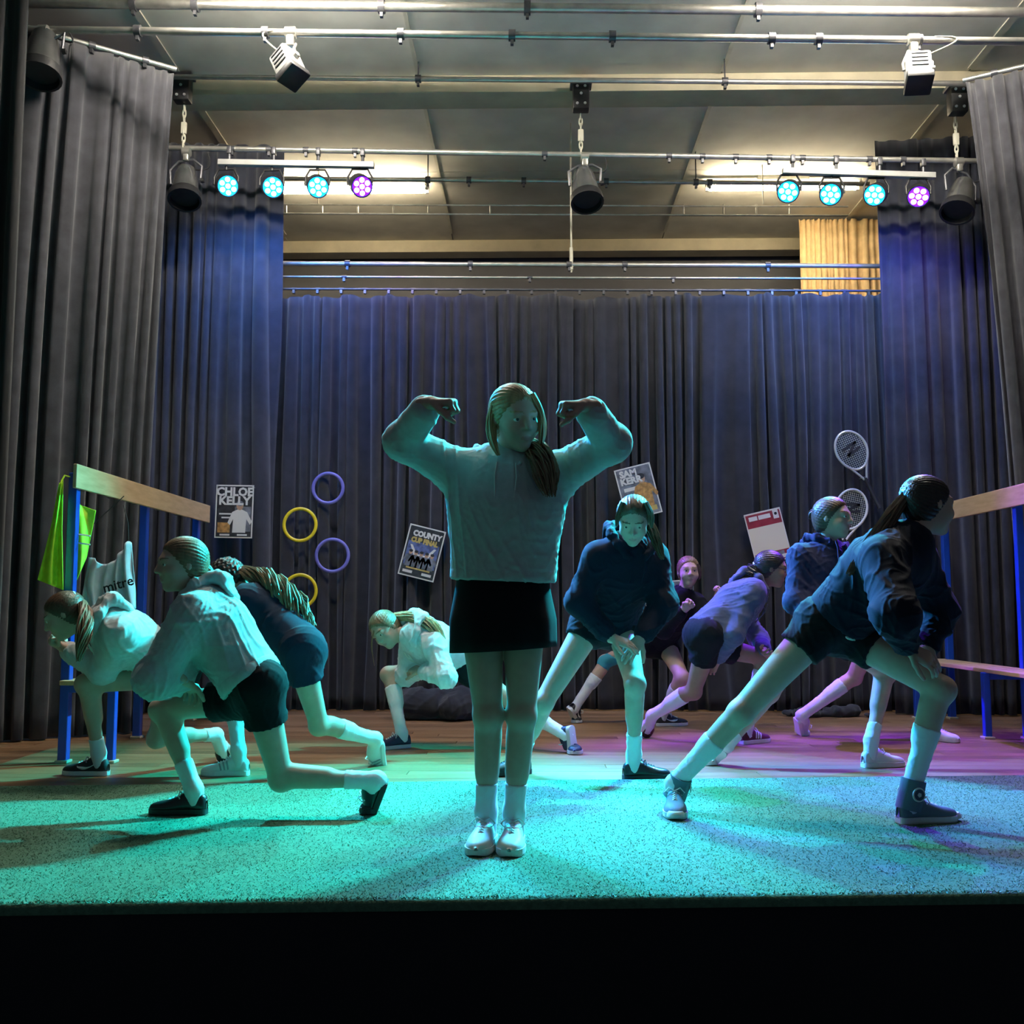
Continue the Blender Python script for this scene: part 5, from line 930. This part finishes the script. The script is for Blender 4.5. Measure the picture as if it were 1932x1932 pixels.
person('p8', 1.58, 'person in slate sweatshirt and glasses leaning forward in a sprint pose', (0.97, -0.12, -0.18), 'dark',
       dict(tie=(0, -0.10, 0.0), scrunchie=(mat('white_scrunchie', (0.75, 0.76, 0.78), 0.8), 0.02), locks=[('bun', [(-0.09, 0.0, -0.01), (-0.13, -0.01, -0.02), (-0.16, -0.01, -0.05), (-0.17, -0.01, -0.085)], [0.035, 0.055, 0.055, 0.03], 90, dict(r=0.006, curl=0.7))]),
       'sweatshirt', SLATE, -0.06, 'shorts', BLK, 0.80, (MAROON, W_RUB, W_LACE, dict(deco=('stripes', W_MARK))),
       dict(R=(None, (0.5, 0.7, 0.2), 0.35, 0.3), L=(None, (0.3, -0.6, 0.2), 0.6, 0.4)), skinc='brown', hu=(0.12, 0, 1), hood=True, h=0.0085, seed=91, short_len=0.48, foot=dict(R=(0.95, -0.3)), glasses=True)

person('p9', 1.62, 'person in navy hoodie with violet-lit head behind the lunging one', (0.76, -0.62, -0.02), 'brown',
       dict(tie=(0, -0.09, 0.05), locks=[('bun', [(-0.06, 0.06, 0.05), (-0.09, 0.08, 0.03), (-0.09, 0.08, 0.0)], [0.02, 0.026, 0.02], 40, {})]),
       'hoodie', ('royal_navy', (0.012, 0.013, 0.055), 0.08), 0.0, 'shorts', BLK, 0.24, (W_LEA, W_RUB, W_LACE, {}),
       dict(R=(None, (0.3, 0.4, -0.8), 0.4, 0.3), L=(None, (-0.3, 0.4, -0.8), 0.4, 0.3)), hu=(0.05, 0, 1), h=0.0085, sleeve=(0.062, 0.058, 0.044), r_t=(0.145, 0.150), drop=0.04, seed=101, short_len=0.3, foot=dict(R=(0.35, -0.93)))
person('p11', 1.58, 'mostly hidden person in white shoes striding behind the lunging one', (0.95, -0.2, -0.2), 'brown', dict(),
       'sweatshirt', NAVY, 0.0, 'shorts', BLK, 0.80, (W_LEA, W_RUB, W_LACE, {}),
       dict(R=(None, (0.3, 0.5, -0.8), 0.4, 0.3), L=(None, (-0.3, 0.4, -0.8), 0.4, 0.3)), hu=(0.1, 0, 1), hood=False, h=0.010, seed=111, short_len=0.3, foot=dict(R=(0.9, -0.4)))

# ---------------------------------------------------------------- black cloth heaps at the foot of the backdrop
def heap(px0, px1, py, Y, hgt, seed, label):
    rs = np.random.RandomState(seed); a, b = at(px0, py, Y), at(px1, py, Y); c = np.array([(a[0] + b[0]) / 2, Y, 0]); L = b[0] - a[0]; P = []
    for i in range(12):
        x = a[0] + L * (i + .5) / 12; r = hgt * rs.uniform(.45, .95); q = np.array([x, Y + rs.uniform(-.05, .08), r * .45]); e = q + rs.normal(size=3) * (.10, .05, .015); e[2] = max(e[2], r * .3)
        P.append(cap(q, e, r * .5, r * .35, .04))
    V, Q = field_mesh([(P, [plane((0, 0, 0.003), (0, 0, -1))], 0.0)], 0.012); V = folds(V, Q, 0.014, 16, seed)
    V[:, 2] = np.maximum(V[:, 2], 0.002); o = add_obj('cloth_heap', mesh_np('cloth_heap', V - c, Q, M_curt3, True)); o.location = c; tag(o, label, 'cloth')
heap(762, 900, 1350, 7.75, 0.34, 3, 'heap of black cloth on the floor behind the white hoodie')
heap(1478, 1640, 1345, 7.95, 0.10, 5, 'low heap of black cloth below the backdrop on the right')
